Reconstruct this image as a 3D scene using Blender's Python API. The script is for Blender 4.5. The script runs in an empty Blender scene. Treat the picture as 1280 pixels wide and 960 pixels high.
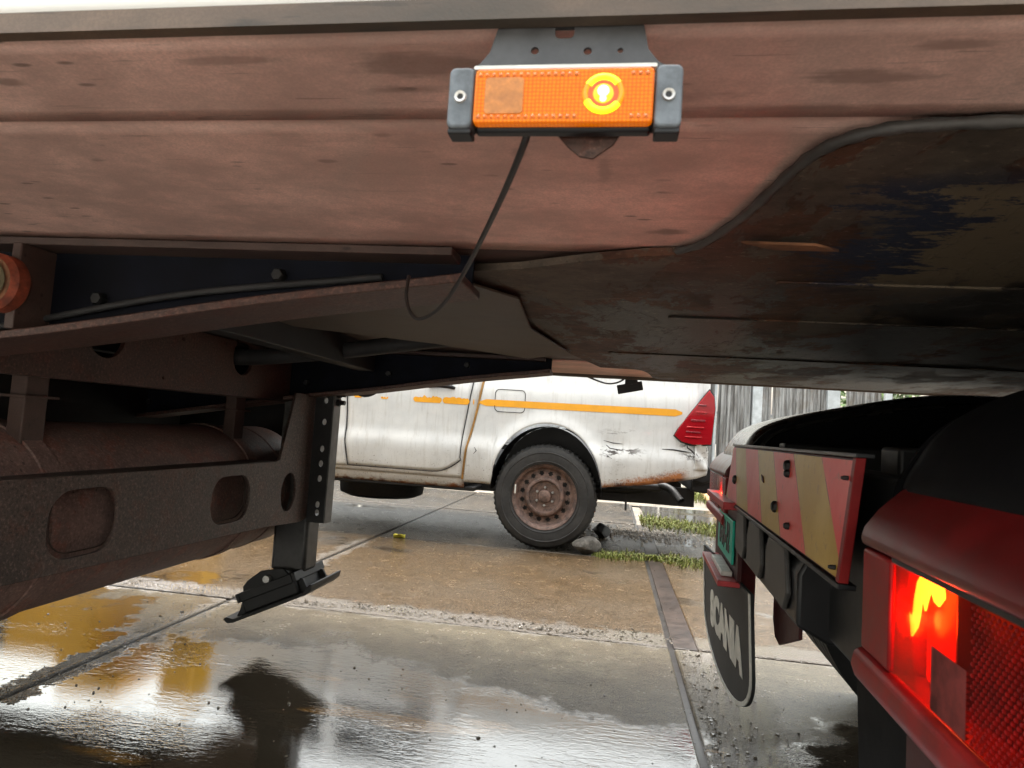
import bpy, bmesh, math, random
from mathutils import Vector, Matrix
random.seed(7)
S = bpy.context.scene
COL = S.collection
rad = math.radians

# ------------------------------------------------------------------ camera
CH = 0.87                                   # camera height
FPX = 830.0                                 # focal length in pixels of a 1280 px wide picture
yaw, pitch, roll = rad(8.694), rad(3.848), rad(3.759)
FW = Vector((-math.sin(yaw)*math.cos(pitch), math.cos(yaw)*math.cos(pitch), math.sin(pitch)))
RT0 = Vector((math.cos(yaw), math.sin(yaw), 0)); UP0 = RT0.cross(FW)
RT = RT0*math.cos(roll) + UP0*math.sin(roll); UP = UP0*math.cos(roll) - RT0*math.sin(roll)
CAMLOC = Vector((0, 0, CH))
cam = bpy.data.cameras.new('camera'); camo = bpy.data.objects.new('camera', cam); COL.objects.link(camo)
camo.matrix_world = Matrix(((RT.x, UP.x, -FW.x, 0), (RT.y, UP.y, -FW.y, 0), (RT.z, UP.z, -FW.z, CH), (0, 0, 0, 1)))
cam.sensor_width = 36; cam.lens = 36*FPX/1280; cam.clip_start = 0.02; cam.clip_end = 2000
cam.dof.use_dof = True; cam.dof.focus_distance = 2.6; cam.dof.aperture_fstop = 19
S.camera = camo

# ------------------------------------------------------------------ overcast sky, soft sun, exposure
SUN_EL, SUN_AZ = rad(78), rad(-25)         # azimuth measured from +Y towards +X
W = bpy.data.worlds.new('World'); S.world = W; W.use_nodes = True
wn = W.node_tree.nodes; wl = W.node_tree.links; wn.clear()
sky = wn.new('ShaderNodeTexSky'); sky.sky_type = 'NISHITA'; sky.sun_disc = False
sky.sun_elevation = SUN_EL; sky.sun_rotation = SUN_AZ; sky.air_density = 3.0; sky.dust_density = 6.0; sky.ozone_density = 1.0
hs = wn.new('ShaderNodeHueSaturation'); hs.inputs['Saturation'].default_value = 0.35
bg = wn.new('ShaderNodeBackground'); bg.inputs['Strength'].default_value = 0.15
wo = wn.new('ShaderNodeOutputWorld')
wl.new(sky.outputs[0], hs.inputs['Color']); wl.new(hs.outputs[0], bg.inputs['Color']); wl.new(bg.outputs[0], wo.inputs[0])
sl = bpy.data.lights.new('sun', 'SUN'); sl.energy = 1.3; sl.angle = rad(30); sl.color = (1, .97, .93)
so = bpy.data.objects.new('sun', sl); COL.objects.link(so)
sd = Vector((math.sin(SUN_AZ)*math.cos(SUN_EL), math.cos(SUN_AZ)*math.cos(SUN_EL), math.sin(SUN_EL)))
so.rotation_euler = sd.to_track_quat('Z', 'Y').to_euler()
S.view_settings.view_transform = 'Standard'; S.view_settings.look = 'None'
S.view_settings.exposure = 2.1; S.view_settings.gamma = 1.0
S.render.engine = 'CYCLES'
S.cycles.use_denoising = True; S.cycles.denoising_prefilter = 'ACCURATE'; S.cycles.max_bounces = 7; S.cycles.diffuse_bounces = 4; S.cycles.glossy_bounces = 3
S.cycles.use_adaptive_sampling = True; S.cycles.adaptive_threshold = .02
S.cycles.transparent_max_bounces = 10; S.cycles.sample_clamp_indirect = 8; S.cycles.caustics_reflective = False

# ------------------------------------------------------------------ helpers
def ray(x, y): return FW + RT*((x-640)/FPX) + UP*((480-y)/FPX)
def onY(x, y, Y): d = ray(x, y); return CAMLOC + d*(Y/d.y)
def onX(x, y, X): d = ray(x, y); return CAMLOC + d*(X/d.x)
def onZ(x, y, Z): d = ray(x, y); return CAMLOC + d*((Z-CH)/d.z)

class MB:
    def __init__(s): s.v = []; s.f = []
    def add(s, vs, fs):
        n = len(s.v); s.v += [tuple(v) for v in vs]; s.f += [tuple(i+n for i in f) for f in fs]; return s
    def box(s, x0, x1, y0, y1, z0, z1):
        return s.add([(x0,y0,z0),(x1,y0,z0),(x1,y1,z0),(x0,y1,z0),(x0,y0,z1),(x1,y0,z1),(x1,y1,z1),(x0,y1,z1)],
                     [(0,3,2,1),(4,5,6,7),(0,1,5,4),(1,2,6,5),(2,3,7,6),(3,0,4,7)])
    def prism(s, poly, axis, a, b):
        """extrude a 2D polygon along an axis; poly coords are the other two axes in order"""
        def mk(p, t): return (t,p[0],p[1]) if axis=='x' else (p[0],t,p[1]) if axis=='y' else (p[0],p[1],t)
        n = len(poly); vs = [mk(p,a) for p in poly]+[mk(p,b) for p in poly]
        return s.add(vs, [tuple(range(n))[::-1], tuple(range(n,2*n))]+[(i,(i+1)%n,n+(i+1)%n,n+i) for i in range(n)])
    def tube(s, pts, r, n=8, cap=True):
        pts = [Vector(p) for p in pts]; rings = []
        prev = None
        for i, p in enumerate(pts):
            t = (pts[min(i+1,len(pts)-1)]-pts[max(i-1,0)]).normalized()
            a = (Vector((0,0,1)) if abs(t.z) < .9 else Vector((1,0,0))) if prev is None else prev
            u = (a-t*a.dot(t)).normalized(); w = t.cross(u); prev = u
            rr = r[i] if isinstance(r,(list,tuple)) else r
            rings.append([p+(u*math.cos(2*math.pi*k/n)+w*math.sin(2*math.pi*k/n))*rr for k in range(n)])
        vs = [q for R in rings for q in R]; fs = []
        for i in range(len(pts)-1):
            for k in range(n): fs.append((i*n+k,i*n+(k+1)%n,(i+1)*n+(k+1)%n,(i+1)*n+k))
        if cap: fs += [tuple(range(n))[::-1], tuple(range((len(pts)-1)*n,len(pts)*n))]
        return s.add(vs, fs)
    def lathe(s, prof, c, axis='y', n=48, closed=False):
        """prof: (radius, offset along axis)"""
        vs = []; m = len(prof)
        for k in range(n):
            a = 2*math.pi*k/n
            for r, o in prof:
                p, q = r*math.cos(a), r*math.sin(a)
                vs.append({'y':(c[0]+p,c[1]+o,c[2]+q),'x':(c[0]+o,c[1]+p,c[2]+q),'z':(c[0]+p,c[1]+q,c[2]+o)}[axis])
        fs = []
        for k in range(n):
            for j in range(m if closed else m-1):
                j2 = (j+1) % m; fs.append((k*m+j,k*m+j2,((k+1)%n)*m+j2,((k+1)%n)*m+j))
        return s.add(vs, fs)
    def grid(s, fn, nu, nv):
        vs = [fn(i/nu, j/nv) for i in range(nu+1) for j in range(nv+1)]
        return s.add(vs, [(i*(nv+1)+j,(i+1)*(nv+1)+j,(i+1)*(nv+1)+j+1,i*(nv+1)+j+1) for i in range(nu) for j in range(nv)])

def off_of(p): return Vector(p.get('_off', (0,0,0))) if p else Vector((0,0,0))
def link(o, parent):
    COL.objects.link(o)
    if parent: o.parent = parent; o['_off'] = parent.get('_off', (0,0,0))
    return o
def obj(name, mb, mat, parent=None, bevel=0, smooth=None, solid=0, seg=2):
    me = bpy.data.meshes.new(name); d = off_of(parent)
    me.from_pydata([(v[0]-d.x, v[1]-d.y, v[2]-d.z) for v in mb.v], [], mb.f)
    bm = bmesh.new(); bm.from_mesh(me); bmesh.ops.recalc_face_normals(bm, faces=bm.faces); bm.to_mesh(me); bm.free()
    me.materials.append(mat)
    o = bpy.data.objects.new(name, me); link(o, parent)
    if solid: m = o.modifiers.new('solid','SOLIDIFY'); m.thickness = solid; m.offset = 0
    if bevel:
        m = o.modifiers.new('bevel','BEVEL'); m.width = bevel; m.segments = seg; m.limit_method = 'ANGLE'; m.angle_limit = rad(35)
        m.harden_normals = False
    if smooth or bevel:
        for p in me.polygons: p.use_smooth = True
        sm = rad(smooth if smooth else 40)
        me.set_sharp_from_angle(angle=sm)
    return o
def thing(name, loc, label, cat, group=None, rotz=0, local=False):
    o = bpy.data.objects.new(name, None); COL.objects.link(o); o.empty_display_size = .1
    o.location = loc; o.rotation_euler = (0,0,rotz); o['_off'] = (0,0,0) if local else tuple(loc)
    o['label'] = label; o['category'] = cat
    if group: o['group'] = group
    return o
def tag(o, label, cat, group=None, kind=None):
    if label: o['label'] = label
    if cat: o['category'] = cat
    if group: o['group'] = group
    if kind: o['kind'] = kind
    return o
def curve_mesh(splines, extrude, bevel=0):
    """closed 2D outlines (the first outer, the others holes) -> filled mesh with thickness 2*extrude about z=0"""
    cu = bpy.data.curves.new('tmp','CURVE'); cu.dimensions = '2D'; cu.fill_mode = 'BOTH'; cu.extrude = extrude; cu.bevel_depth = bevel; cu.bevel_resolution = 1
    for s in splines:
        sp = cu.splines.new('POLY'); sp.points.add(len(s)-1)
        for p, q in zip(sp.points, s): p.co = (q[0], q[1], 0, 1)
        sp.use_cyclic_u = True
    o = bpy.data.objects.new('tmp', cu); COL.objects.link(o)
    bpy.context.view_layer.update()
    me = bpy.data.meshes.new_from_object(o.evaluated_get(bpy.context.evaluated_depsgraph_get()))
    bpy.data.objects.remove(o); bpy.data.curves.remove(cu)
    return me
def text_mesh(txt, size, extrude):
    cu = bpy.data.curves.new('tmp','FONT'); cu.body = txt; cu.size = size; cu.extrude = extrude; cu.align_x = 'CENTER'; cu.align_y = 'CENTER'; cu.offset = .0065*size/.1
    o = bpy.data.objects.new('tmp', cu); COL.objects.link(o); bpy.context.view_layer.update()
    me = bpy.data.meshes.new_from_object(o.evaluated_get(bpy.context.evaluated_depsgraph_get()))
    bpy.data.objects.remove(o); bpy.data.curves.remove(cu)
    return me
def place_mesh(name, me, fn, mat, parent):
    """map every vertex of a flat mesh through fn and link it"""
    d = off_of(parent)
    for v in me.vertices: v.co = Vector(fn(v.co)) - d
    me.materials.clear(); me.materials.append(mat); me.name = name
    return link(bpy.data.objects.new(name, me), parent)
def rrect(cx, cy, w, h, r, n=6):
    o = []
    for sx, sy, a0 in ((1,1,0),(-1,1,90),(-1,-1,180),(1,-1,270)):
        for k in range(n+1):
            a = rad(a0+90*k/n); o.append((cx+sx*(w/2-r)+r*math.cos(a), cy+sy*(h/2-r)+r*math.sin(a)))
    return o
def circ(cx, cy, r, n=24, ry=None): return [(cx+r*math.cos(2*math.pi*k/n), cy+(ry or r)*math.sin(2*math.pi*k/n)) for k in range(n)]
def smooth(pts, n=6):
    """Catmull-Rom through the points"""
    P = [Vector(p) for p in pts]; P = [P[0]*2-P[1]]+P+[P[-1]*2-P[-2]]; o = []
    for i in range(1, len(P)-2):
        for k in range(n):
            t = k/n; o.append(.5*((2*P[i])+(P[i+1]-P[i-1])*t+(2*P[i-1]-5*P[i]+4*P[i+1]-P[i+2])*t*t+(3*P[i]-P[i-1]-3*P[i+1]+P[i+2])*t**3))
    return o+[P[-2]]
def lerp(a, b, t): return a+(b-a)*t
def pw(x, pts):
    if x <= pts[0][0]: return pts[0][1]
    for (a, b), (c, d) in zip(pts, pts[1:]):
        if x <= c: return lerp(b, d, (x-a)/(c-a))
    return pts[-1][1]
def dup(o, parent=None):
    c = o.copy(); COL.objects.link(c)
    if parent: c.parent = parent
    for ch in o.children: dup(ch, c)
    return c

# ------------------------------------------------------------------ materials
class NT:
    """tiny node builder"""
    def __init__(s, name):
        s.m = bpy.data.materials.new(name); s.m.use_nodes = True; s.t = s.m.node_tree; s.n = s.t.nodes; s.l = s.t.links
        s.b = s.n['Principled BSDF']; s.out = s.n['Material Output']
        s.pos = s.n.new('ShaderNodeNewGeometry').outputs['Position']
    def lk(s, a, inp):
        if isinstance(a, bpy.types.NodeSocket): s.l.new(a, inp)
        else: inp.default_value = (tuple(a)+(1,) if isinstance(a, (tuple, list)) and len(a) == 3 and len(getattr(inp.default_value,'__len__',lambda:0) and inp.default_value) == 4 else a)
    def map(s, scale=(1,1,1), rot=(0,0,0), loc=(0,0,0), vec=None):
        m = s.n.new('ShaderNodeMapping'); s.l.new(vec or s.pos, m.inputs[0]); m.inputs['Location'].default_value = loc
        m.inputs['Rotation'].default_value = rot; m.inputs['Scale'].default_value = scale; return m.outputs[0]
    def noise(s, scale, detail=4, rough=.6, vec=None, dist=0):
        t = s.n.new('ShaderNodeTexNoise'); s.l.new(vec or s.pos, t.inputs['Vector']); t.inputs['Scale'].default_value = scale
        t.inputs['Detail'].default_value = detail; t.inputs['Roughness'].default_value = rough; t.inputs['Distortion'].default_value = dist; return t.outputs['Fac']
    def vor(s, scale, vec=None, out='Distance', feat='F1'):
        t = s.n.new('ShaderNodeTexVoronoi'); t.feature = feat; s.l.new(vec or s.pos, t.inputs['Vector']); t.inputs['Scale'].default_value = scale; return t.outputs[out]
    def step(s, v, a, b, inv=False):
        r = s.n.new('ShaderNodeMapRange'); r.interpolation_type = 'SMOOTHSTEP'; s.l.new(v, r.inputs['Value'])
        r.inputs['From Min'].default_value = a; r.inputs['From Max'].default_value = b
        if inv: r.inputs['To Min'].default_value = 1; r.inputs['To Max'].default_value = 0
        return r.outputs[0]
    def lin(s, v, a, b, c, d):
        r = s.n.new('ShaderNodeMapRange'); s.l.new(v, r.inputs['Value'])
        for k, x in zip(('From Min','From Max','To Min','To Max'), (a,b,c,d)): r.inputs[k].default_value = x
        return r.outputs[0]
    def math(s, op, a, b=0.0):
        m = s.n.new('ShaderNodeMath'); m.operation = op
        for i, x in enumerate((a, b)):
            if isinstance(x, bpy.types.NodeSocket): s.l.new(x, m.inputs[i])
            else: m.inputs[i].default_value = x
        return m.outputs[0]
    def mix(s, fac, a, b):
        m = s.n.new('ShaderNodeMix'); m.data_type = 'RGBA'
        for k, x in (('Factor', fac), ('A', a), ('B', b)):
            inp = [i for i in m.inputs if i.name == k and (i.type == 'RGBA' if k != 'Factor' else i.type == 'VALUE')][0]
            if isinstance(x, bpy.types.NodeSocket): s.l.new(x, inp)
            else: inp.default_value = x if k == 'Factor' else (*x, 1)
        return [o for o in m.outputs if o.type == 'RGBA'][0]
    def fmix(s, fac, a, b):
        m = s.n.new('ShaderNodeMix'); m.data_type = 'FLOAT'
        for i, x in enumerate((fac, a, b)):
            if isinstance(x, bpy.types.NodeSocket): s.l.new(x, m.inputs[(0,2,3)[i]])
            else: m.inputs[(0,2,3)[i]].default_value = x
        return m.outputs[0]
    def sep(s, v=None):
        x = s.n.new('ShaderNodeSeparateXYZ'); s.l.new(v or s.pos, x.inputs[0]); return x.outputs
    def local(s): return s.n.new('ShaderNodeTexCoord').outputs['Object']
    def bump(s, h, strength=.3, dist=.01, normal=None):
        b = s.n.new('ShaderNodeBump'); s.l.new(h, b.inputs['Height']); b.inputs['Strength'].default_value = strength; b.inputs['Distance'].default_value = dist
        if normal: s.l.new(normal, b.inputs['Normal'])
        return b.outputs[0]
    def set(s, color=None, rough=None, metal=None, normal=None, spec=None, coat=None, emit=None, estr=None):
        for k, v in (('Base Color',color),('Roughness',rough),('Metallic',metal),('Normal',normal),('Specular IOR Level',spec),('Coat Weight',coat),('Emission Color',emit),('Emission Strength',estr)):
            if v is None: continue
            inp = s.b.inputs[k]
            if isinstance(v, bpy.types.NodeSocket): s.l.new(v, inp)
            else: inp.default_value = (*v, 1) if k in ('Base Color','Emission Color') else v
        return s.m
def plain(name, color, rough=.5, metal=0, var=.25, scale=30, spec=.5, bump=.15, coat=0):
    t = NT(name); n = t.noise(scale, 5, .65); n2 = t.noise(scale*.13, 3)
    k = t.math('MULTIPLY', n, n2)
    col = t.mix(t.step(k, .12, .42), tuple(c*(1-var) for c in color), tuple(min(1,c*(1+var)) for c in color))
    return t.set(col, t.lin(n, 0, 1, max(.02,rough-.1), min(1,rough+.12)), metal, t.bump(n, bump, .002), spec, coat)

def m_primer(name, base, dirt, streak=1.0, spots=True, stains=(), grit=0):
    t = NT(name)
    a = t.noise(11, 6, .72, t.map((.6,.8,1))); b = t.noise(3.2, 5, .65, t.map((.5,1,1), loc=(3,1,0)))
    col = t.mix(t.step(a, .35, .72), tuple(c*.70 for c in base), tuple(min(1,c*1.15) for c in base))
    col = t.mix(t.math('MULTIPLY', t.step(b, .52, .72), .55*streak), col, dirt)
    st = t.noise(30, 5, .7, t.map((.12,1.6,1)))
    col = t.mix(t.math('MULTIPLY', t.step(st, .60, .72), .5*streak), col, tuple(c*.55 for c in dirt))
    if spots:
        v = t.vor(46, t.map((.38,1.2,1))); g = t.noise(5, 3)
        sp = t.math('MULTIPLY', t.step(v, .10, .20, True), t.step(g, .50, .60))
        col = t.mix(t.math('MULTIPLY', sp, .75), col, tuple(c*.35 for c in dirt))
    for x, y, rx, ry, k in stains:
        q = t.sep(t.map((1/rx,1/ry,0), loc=(-x/rx,-y/ry,0)))
        d = t.math('ADD', t.math('SQRT', t.math('ADD', t.math('MULTIPLY', q['X'], q['X']), t.math('MULTIPLY', q['Y'], q['Y']))), t.math('ADD', t.math('MULTIPLY', t.math('SUBTRACT', st, .5), 2.2), t.math('MULTIPLY', t.math('SUBTRACT', a, .5), 2.0)))
        col = t.mix(t.math('MULTIPLY', t.step(d, .25, .95, True), k*.8), col, tuple(c*.4 for c in dirt))
    scr = t.math('MULTIPLY', t.step(t.noise(150, 3, .65, t.map((.06,1.2,1), rot=(0,0,.06))), .66, .69), t.step(b, .42, .55))
    col = t.mix(t.math('MULTIPLY', scr, .5), col, tuple(c*.45 for c in dirt))
    fine = t.noise(420, 2, .6)
    col = t.mix(t.math('MULTIPLY', t.step(fine, .35, .65), .34), col, tuple(c*.5 for c in base))
    h = t.math('ADD', t.math('MULTIPLY', a, .6), t.math('MULTIPLY', fine, .25))
    if grit:
        gn = t.noise(150, 3, .7); rb = t.noise(16, 5, .7)
        col = t.mix(t.math('MULTIPLY', t.step(rb, .52, .62), .6), col, (base[0]*1.05, base[1]*.62, base[2]*.5))
        col = t.mix(t.math('MULTIPLY', t.step(gn, .54, .64), grit), col, tuple(min(1,c*2.0) for c in base))
        col = t.mix(t.math('MULTIPLY', t.step(gn, .36, .45, True), grit), col, tuple(c*.35 for c in dirt))
        h = t.math('ADD', h, t.math('MULTIPLY', gn, .8))
    return t.set(col, t.lin(a, 0, 1, .42, .7), 0, t.bump(h, .22 if not grit else .5, .003), .4)
M = {}
M['pink'] = m_primer('pink_primer', (.86,.585,.52), (.36,.235,.195), .65, stains=((.057,.825,.032,.020,.9),(.16,.468,.05,.012,.7),(.30,.475,.06,.010,.6),(-.15,.445,.05,.022,.75),(-.17,.475,.06,.010,.7),(-.50,.455,.02,.008,.7),(-.02,.64,.010,.05,.45),(.02,.49,.10,.012,.5),(-.30,.43,.05,.010,.55),(-.10,.60,.012,.02,.5),(.20,.43,.03,.010,.6),(-.42,.70,.012,.006,.6),(-.30,.62,.012,.006,.6),(-.56,.62,.012,.006,.6),(-.22,.56,.014,.006,.6)))
M['brown_primer'] = m_primer('brown_primer', (.080,.042,.033), (.034,.021,.016), 1.4, True, (), .55)
M['dirty_shade_primer'] = m_primer('grimy_shade_primer', (.075,.046,.038), (.034,.022,.018), 1.4, True)  # grime, with the base also darkened for the shade deep under the floor
M['tank'] = m_primer('tank_primer', (.24,.155,.135), (.11,.075,.066), 1.2, True, (), .35)
M['rail'] = m_primer('rail_paint', (.13,.088,.062), (.03,.029,.023), 1.5, False)
M['beam_dark'] = plain('dark_navy_beam_paint', (.0045,.0055,.010), .7, 0, .6, 12, spec=.12)
M['black_steel'] = plain('black_steel', (.012,.0118,.0118), .5, 0, .45, 35, spec=.35)
M['grey_sheet'] = m_primer('greyed_panel', (.085,.067,.052), (.042,.032,.024), 1.5, True)
M['grey_steel'] = plain('weathered_grey_steel', (.10,.097,.092), .48, .2, .45, 26)
M['dark_steel'] = plain('dark_scuffed_steel', (.045,.043,.041), .45, .2, .6, 22)
M['rubber'] = plain('rubber', (.022,.022,.023), .7, 0, .35, 60)
M['black_plastic'] = plain('black_plastic', (.008,.008,.009), .42, 0, .3, 20, spec=.35, bump=.05)
M['guard'] = plain('mudguard_plastic', (.004,.004,.0045), .6, 0, .3, 20, spec=.07, bump=.1)
M['guard_gloss'] = plain('wet_mudguard_plastic', (.010,.009,.008), .26, 0, .6, 9, spec=.4, bump=.05)
M['white_panel'] = plain('white_panel', (.8,.81,.8), .35, 0, .03, 4, bump=.03)
M['sealant'] = plain('grey_sealant', (.05,.048,.046), .55, 0, .3, 40)
M['rust'] = plain('rust', (.17,.075,.035), .75, 0, .5, 30, bump=.5)
M['red_paint'] = plain('red_paint', (.20,.010,.010), .42, 0, .3, 30, spec=.2, bump=.08)
M['dark_red'] = plain('dark_red_paint', (.045,.007,.007), .5, 0, .3, 30, spec=.3)
M['red_frame'] = plain('bright_red_frame', (.42,.045,.05), .4, 0, .3, 30, spec=.3)
M['zinc'] = plain('bare_bolt_steel', (.45,.44,.42), .4, .6, .3, 60)
M['cap_grey'] = plain('blue_grey_plastic', (.10,.115,.13), .55, 0, .6, 45, bump=.2)
M['bracket'] = plain('rubber_bracket', (.055,.055,.058), .6, 0, .4, 28)
M['cable'] = plain('cable_sheath', (.02,.018,.017), .5, 0, .3, 40)
M['stone'] = plain('stone', (.13,.12,.105), .8, 0, .6, 40, bump=.9)
M['timber'] = plain('timber', (.42,.27,.12), .6, 0, .3, 20)
M['leaf_yellow'] = plain('yellow_leaf', (.62,.55,.06), .5, 0, .3, 40)
M['glass'] = plain('dark_glass', (.015,.018,.02), .04, 0, .1, 10, bump=0)
M['galv'] = plain('galvanised_post', (.42,.45,.47), .5, .3, .2, 9)
M['yellow'] = plain('yellow_paint', (.75,.40,.015), .4, 0, .12, 6)
M['white_flap'] = plain('white_edge', (.62,.62,.58), .5, 0, .2, 40)

def m_coupler():
    t = NT('worn_coupler_plate'); s = t.sep()
    big = t.noise(3.4, 6, .70, t.map((1.15,.42,1), loc=(1.7,.3,0)), .3); drag = t.noise(13, 5, .74, t.map((.55,.6,1)))
    fine = t.noise(130, 4, .78, t.map((.55,1.0,1)))
    patch = t.step(t.math('ADD', big, t.math('MULTIPLY', t.math('SUBTRACT', fine, .5), .08)), .49, .505)
    col = t.mix(t.step(drag, .36, .62), (.036,.016,.010), (.098,.045,.027))                   # rust brown
    col = t.mix(patch, col, t.mix(t.step(drag, .35, .65), (.050,.039,.031), (.108,.085,.066)))  # flaked to grey-brown steel
    ragged = t.math('MULTIPLY', t.math('SUBTRACT', t.noise(9, 6, .8, t.map((.45,1.1,1), loc=(4,2,0))), .5), 1.25)
    fr = t.math('ADD', t.lin(s['X'], .14, .42, -.34, .20), t.math('ADD', ragged, t.math('MULTIPLY', t.math('SUBTRACT', fine, .5), .35)))
    inY = t.math('MULTIPLY', t.step(s['Y'], .95, 1.15, True), t.step(s['Y'], .57, .66))
    col = t.mix(t.math('MULTIPLY', t.step(fr, -.10, -.08), inY), col, (.020,.025,.046))
    col = t.mix(t.math('MULTIPLY', t.step(fr, .06, .08), inY), col, (.15,.115,.075))
    gr = t.math('MULTIPLY', t.step(t.noise(4.2, 7, .78, t.map((.85,.36,1), loc=(0,5,0))), .47, .495), t.step(t.math('ADD', s['Y'], t.math('MULTIPLY', s['X'], .35)), .95, 1.25))
    col = t.mix(gr, col, (.012,.008,.006))
    fleck = t.math('MULTIPLY', t.step(fine, .60, .64), t.step(drag, .40, .55))
    col = t.mix(t.math('MULTIPLY', fleck, .7), col, (.20,.16,.125))
    col = t.mix(t.math('MULTIPLY', t.step(fine, .32, .42, True), .7), col, (.016,.011,.009))
    sc = t.step(t.noise(60, 4, .6, t.map((.10,1.6,1))), .70, .73)
    col = t.mix(t.math('MULTIPLY', sc, .55), col, (.36,.32,.28))
    h = t.math('ADD', t.math('MULTIPLY', t.math('ADD', patch, t.step(fr, .06, .08)), .8), t.math('ADD', drag, t.math('MULTIPLY', fine, .5)))
    return t.set(col, t.fmix(gr, t.lin(fine, 0, 1, .5, .8), .45), 0, t.bump(h, .5, .003), .22)
M['coupler'] = m_coupler()

def m_concrete():
    t = NT('wet_concrete'); s = t.sep()
    oi = t.n.new('ShaderNodeObjectInfo')
    big = t.noise(1.1, 4, .6); mid = t.noise(8, 5, .74); fine = t.noise(60, 4, .8); grit = t.noise(240, 1, .5)
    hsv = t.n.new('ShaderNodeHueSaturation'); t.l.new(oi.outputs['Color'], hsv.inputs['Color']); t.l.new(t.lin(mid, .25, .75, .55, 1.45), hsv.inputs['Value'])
    col = hsv.outputs[0]
    col = t.mix(t.math('MULTIPLY', t.step(big, .42, .62), .55), col, (.062,.046,.030))
    col = t.mix(t.math('MULTIPLY', t.step(fine, .55, .68), .55), col, (.095,.070,.042))
    col = t.mix(t.math('MULTIPLY', t.step(fine, .30, .44, True), .7), col, (.030,.024,.018))
    col = t.mix(t.math('MULTIPLY', t.step(grit, .57, .66), .8), col, (.17,.135,.095))
    col = t.mix(t.math('MULTIPLY', t.step(grit, .34, .43, True), .75), col, (.018,.014,.010))
    # standing water lies in the low places: nearest the camera, left of the long joint, and beyond the pickup
    bias = t.math('ADD', t.math('ADD', t.lin(s['Y'], 1.9, 2.55, .26, -.10), t.math('MULTIPLY', t.lin(s['Y'], 5.2, 7.0, 0, .22), t.step(s['X'], -.1, .5))), t.math('MULTIPLY', t.math('MULTIPLY', t.step(s['X'], -2.0, -1.6, True), t.step(s['Y'], 3.0, 3.8, True)), .22))
    pud = t.step(t.math('ADD', t.math('ADD', t.noise(1.0, 4, .55, t.map((.8,1.1,1), loc=(2.2,.7,0))), bias), t.math('MULTIPLY', t.math('SUBTRACT', mid, .5), .30)), .50, .58)
    # broken, spalled strips beside the joints
    jn = t.math('MULTIPLY', t.math('SUBTRACT', mid, .5), .30)
    jy = t.math('ADD', s['Y'], jn); jx = t.math('ADD', s['X'], jn)
    spall = t.math('MULTIPLY', t.step(jy, 2.88, 2.93), t.step(jy, 3.06, 3.14, True))
    spall2 = t.math('MULTIPLY', t.math('MULTIPLY', t.step(jx, .32, .36), t.step(jx, .50, .62, True)), t.step(s['Y'], 2.9, 2.95, True))
    edgeA = t.math('MULTIPLY', t.step(t.math('ABSOLUTE', t.math('ADD', jx, 1.70)), .02, .07, True), t.step(s['Y'], 4.6, 4.8, True))
    sp = t.math('MAXIMUM', t.math('MAXIMUM', spall, spall2), edgeA)
    col = t.mix(t.math('MULTIPLY', sp, .5), col, (.15,.13,.105))
    col = t.mix(t.math('MULTIPLY', pud, .70), col, (.040,.029,.019))
    oil = t.math('MULTIPLY', t.step(t.noise(2.3, 4, .6, t.map((.5,2.2,1), loc=(5.3,.2,0))), .60, .66), t.step(s['Y'], 2.35, 2.1))
    col = t.mix(t.math('MULTIPLY', oil, .6), col, (.33,.17,.04))
    rough = t.fmix(t.math('MAXIMUM', pud, t.math('MULTIPLY', sp, .8)), t.lin(mid, .25, .75, .10, .34), .025)
    rip = t.noise(42, 3, .65, t.map((.5,1.3,1)))
    calm = t.step(t.noise(2.6, 3, .6, t.map((.7,1.3,1), loc=(7,3,0))), .36, .62)
    h = t.fmix(pud, t.math('ADD', t.math('MULTIPLY', t.math('SUBTRACT', mid, .5), .6), t.math('MULTIPLY', t.math('SUBTRACT', fine, .5), .75)), t.math('ADD', t.math('MULTIPLY', t.math('MULTIPLY', t.math('SUBTRACT', rip, .5), calm), .24), t.math('MULTIPLY', t.math('SUBTRACT', fine, .5), .04)))
    h = t.math('ADD', h, t.math('MULTIPLY', sp, t.math('MULTIPLY', fine, 2.2)))
    nb = t.bump(h, .6, .008)
    t.b.inputs['Coat IOR'].default_value = 1.5; t.b.inputs['Coat Roughness'].default_value = .02; t.l.new(nb, t.b.inputs['Coat Normal'])
    return t.set(col, rough, 0, nb, t.fmix(pud, .24, .8), t.math('MAXIMUM', pud, t.math('MULTIPLY', sp, .6)))
M['concrete'] = m_concrete()
def m_yard():
    t = NT('wet_yard_dirt'); n = t.noise(3, 6, .65); f = t.noise(60, 5, .7); b = t.noise(.35, 4, .55)
    col = t.mix(t.step(n, .35, .65), (.10,.085,.065), (.20,.17,.13)); col = t.mix(t.math('MULTIPLY', t.step(f, .5, .7), .5), col, (.30,.27,.22))
    p = t.step(b, .50, .60)
    return t.set(col, t.fmix(p, .6, .06), 0, t.bump(t.math('MULTIPLY', f, t.lin(p, 0, 1, 1, .04)), .5, .012), .5)
M['yard'] = m_yard()
M['tar'] = plain('joint_tar', (.035,.032,.03), .3, 0, .5, 40, bump=.5)
M['filler'] = plain('brown_joint_filler', (.032,.022,.017), .35, 0, .5, 26, bump=.5)

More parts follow.
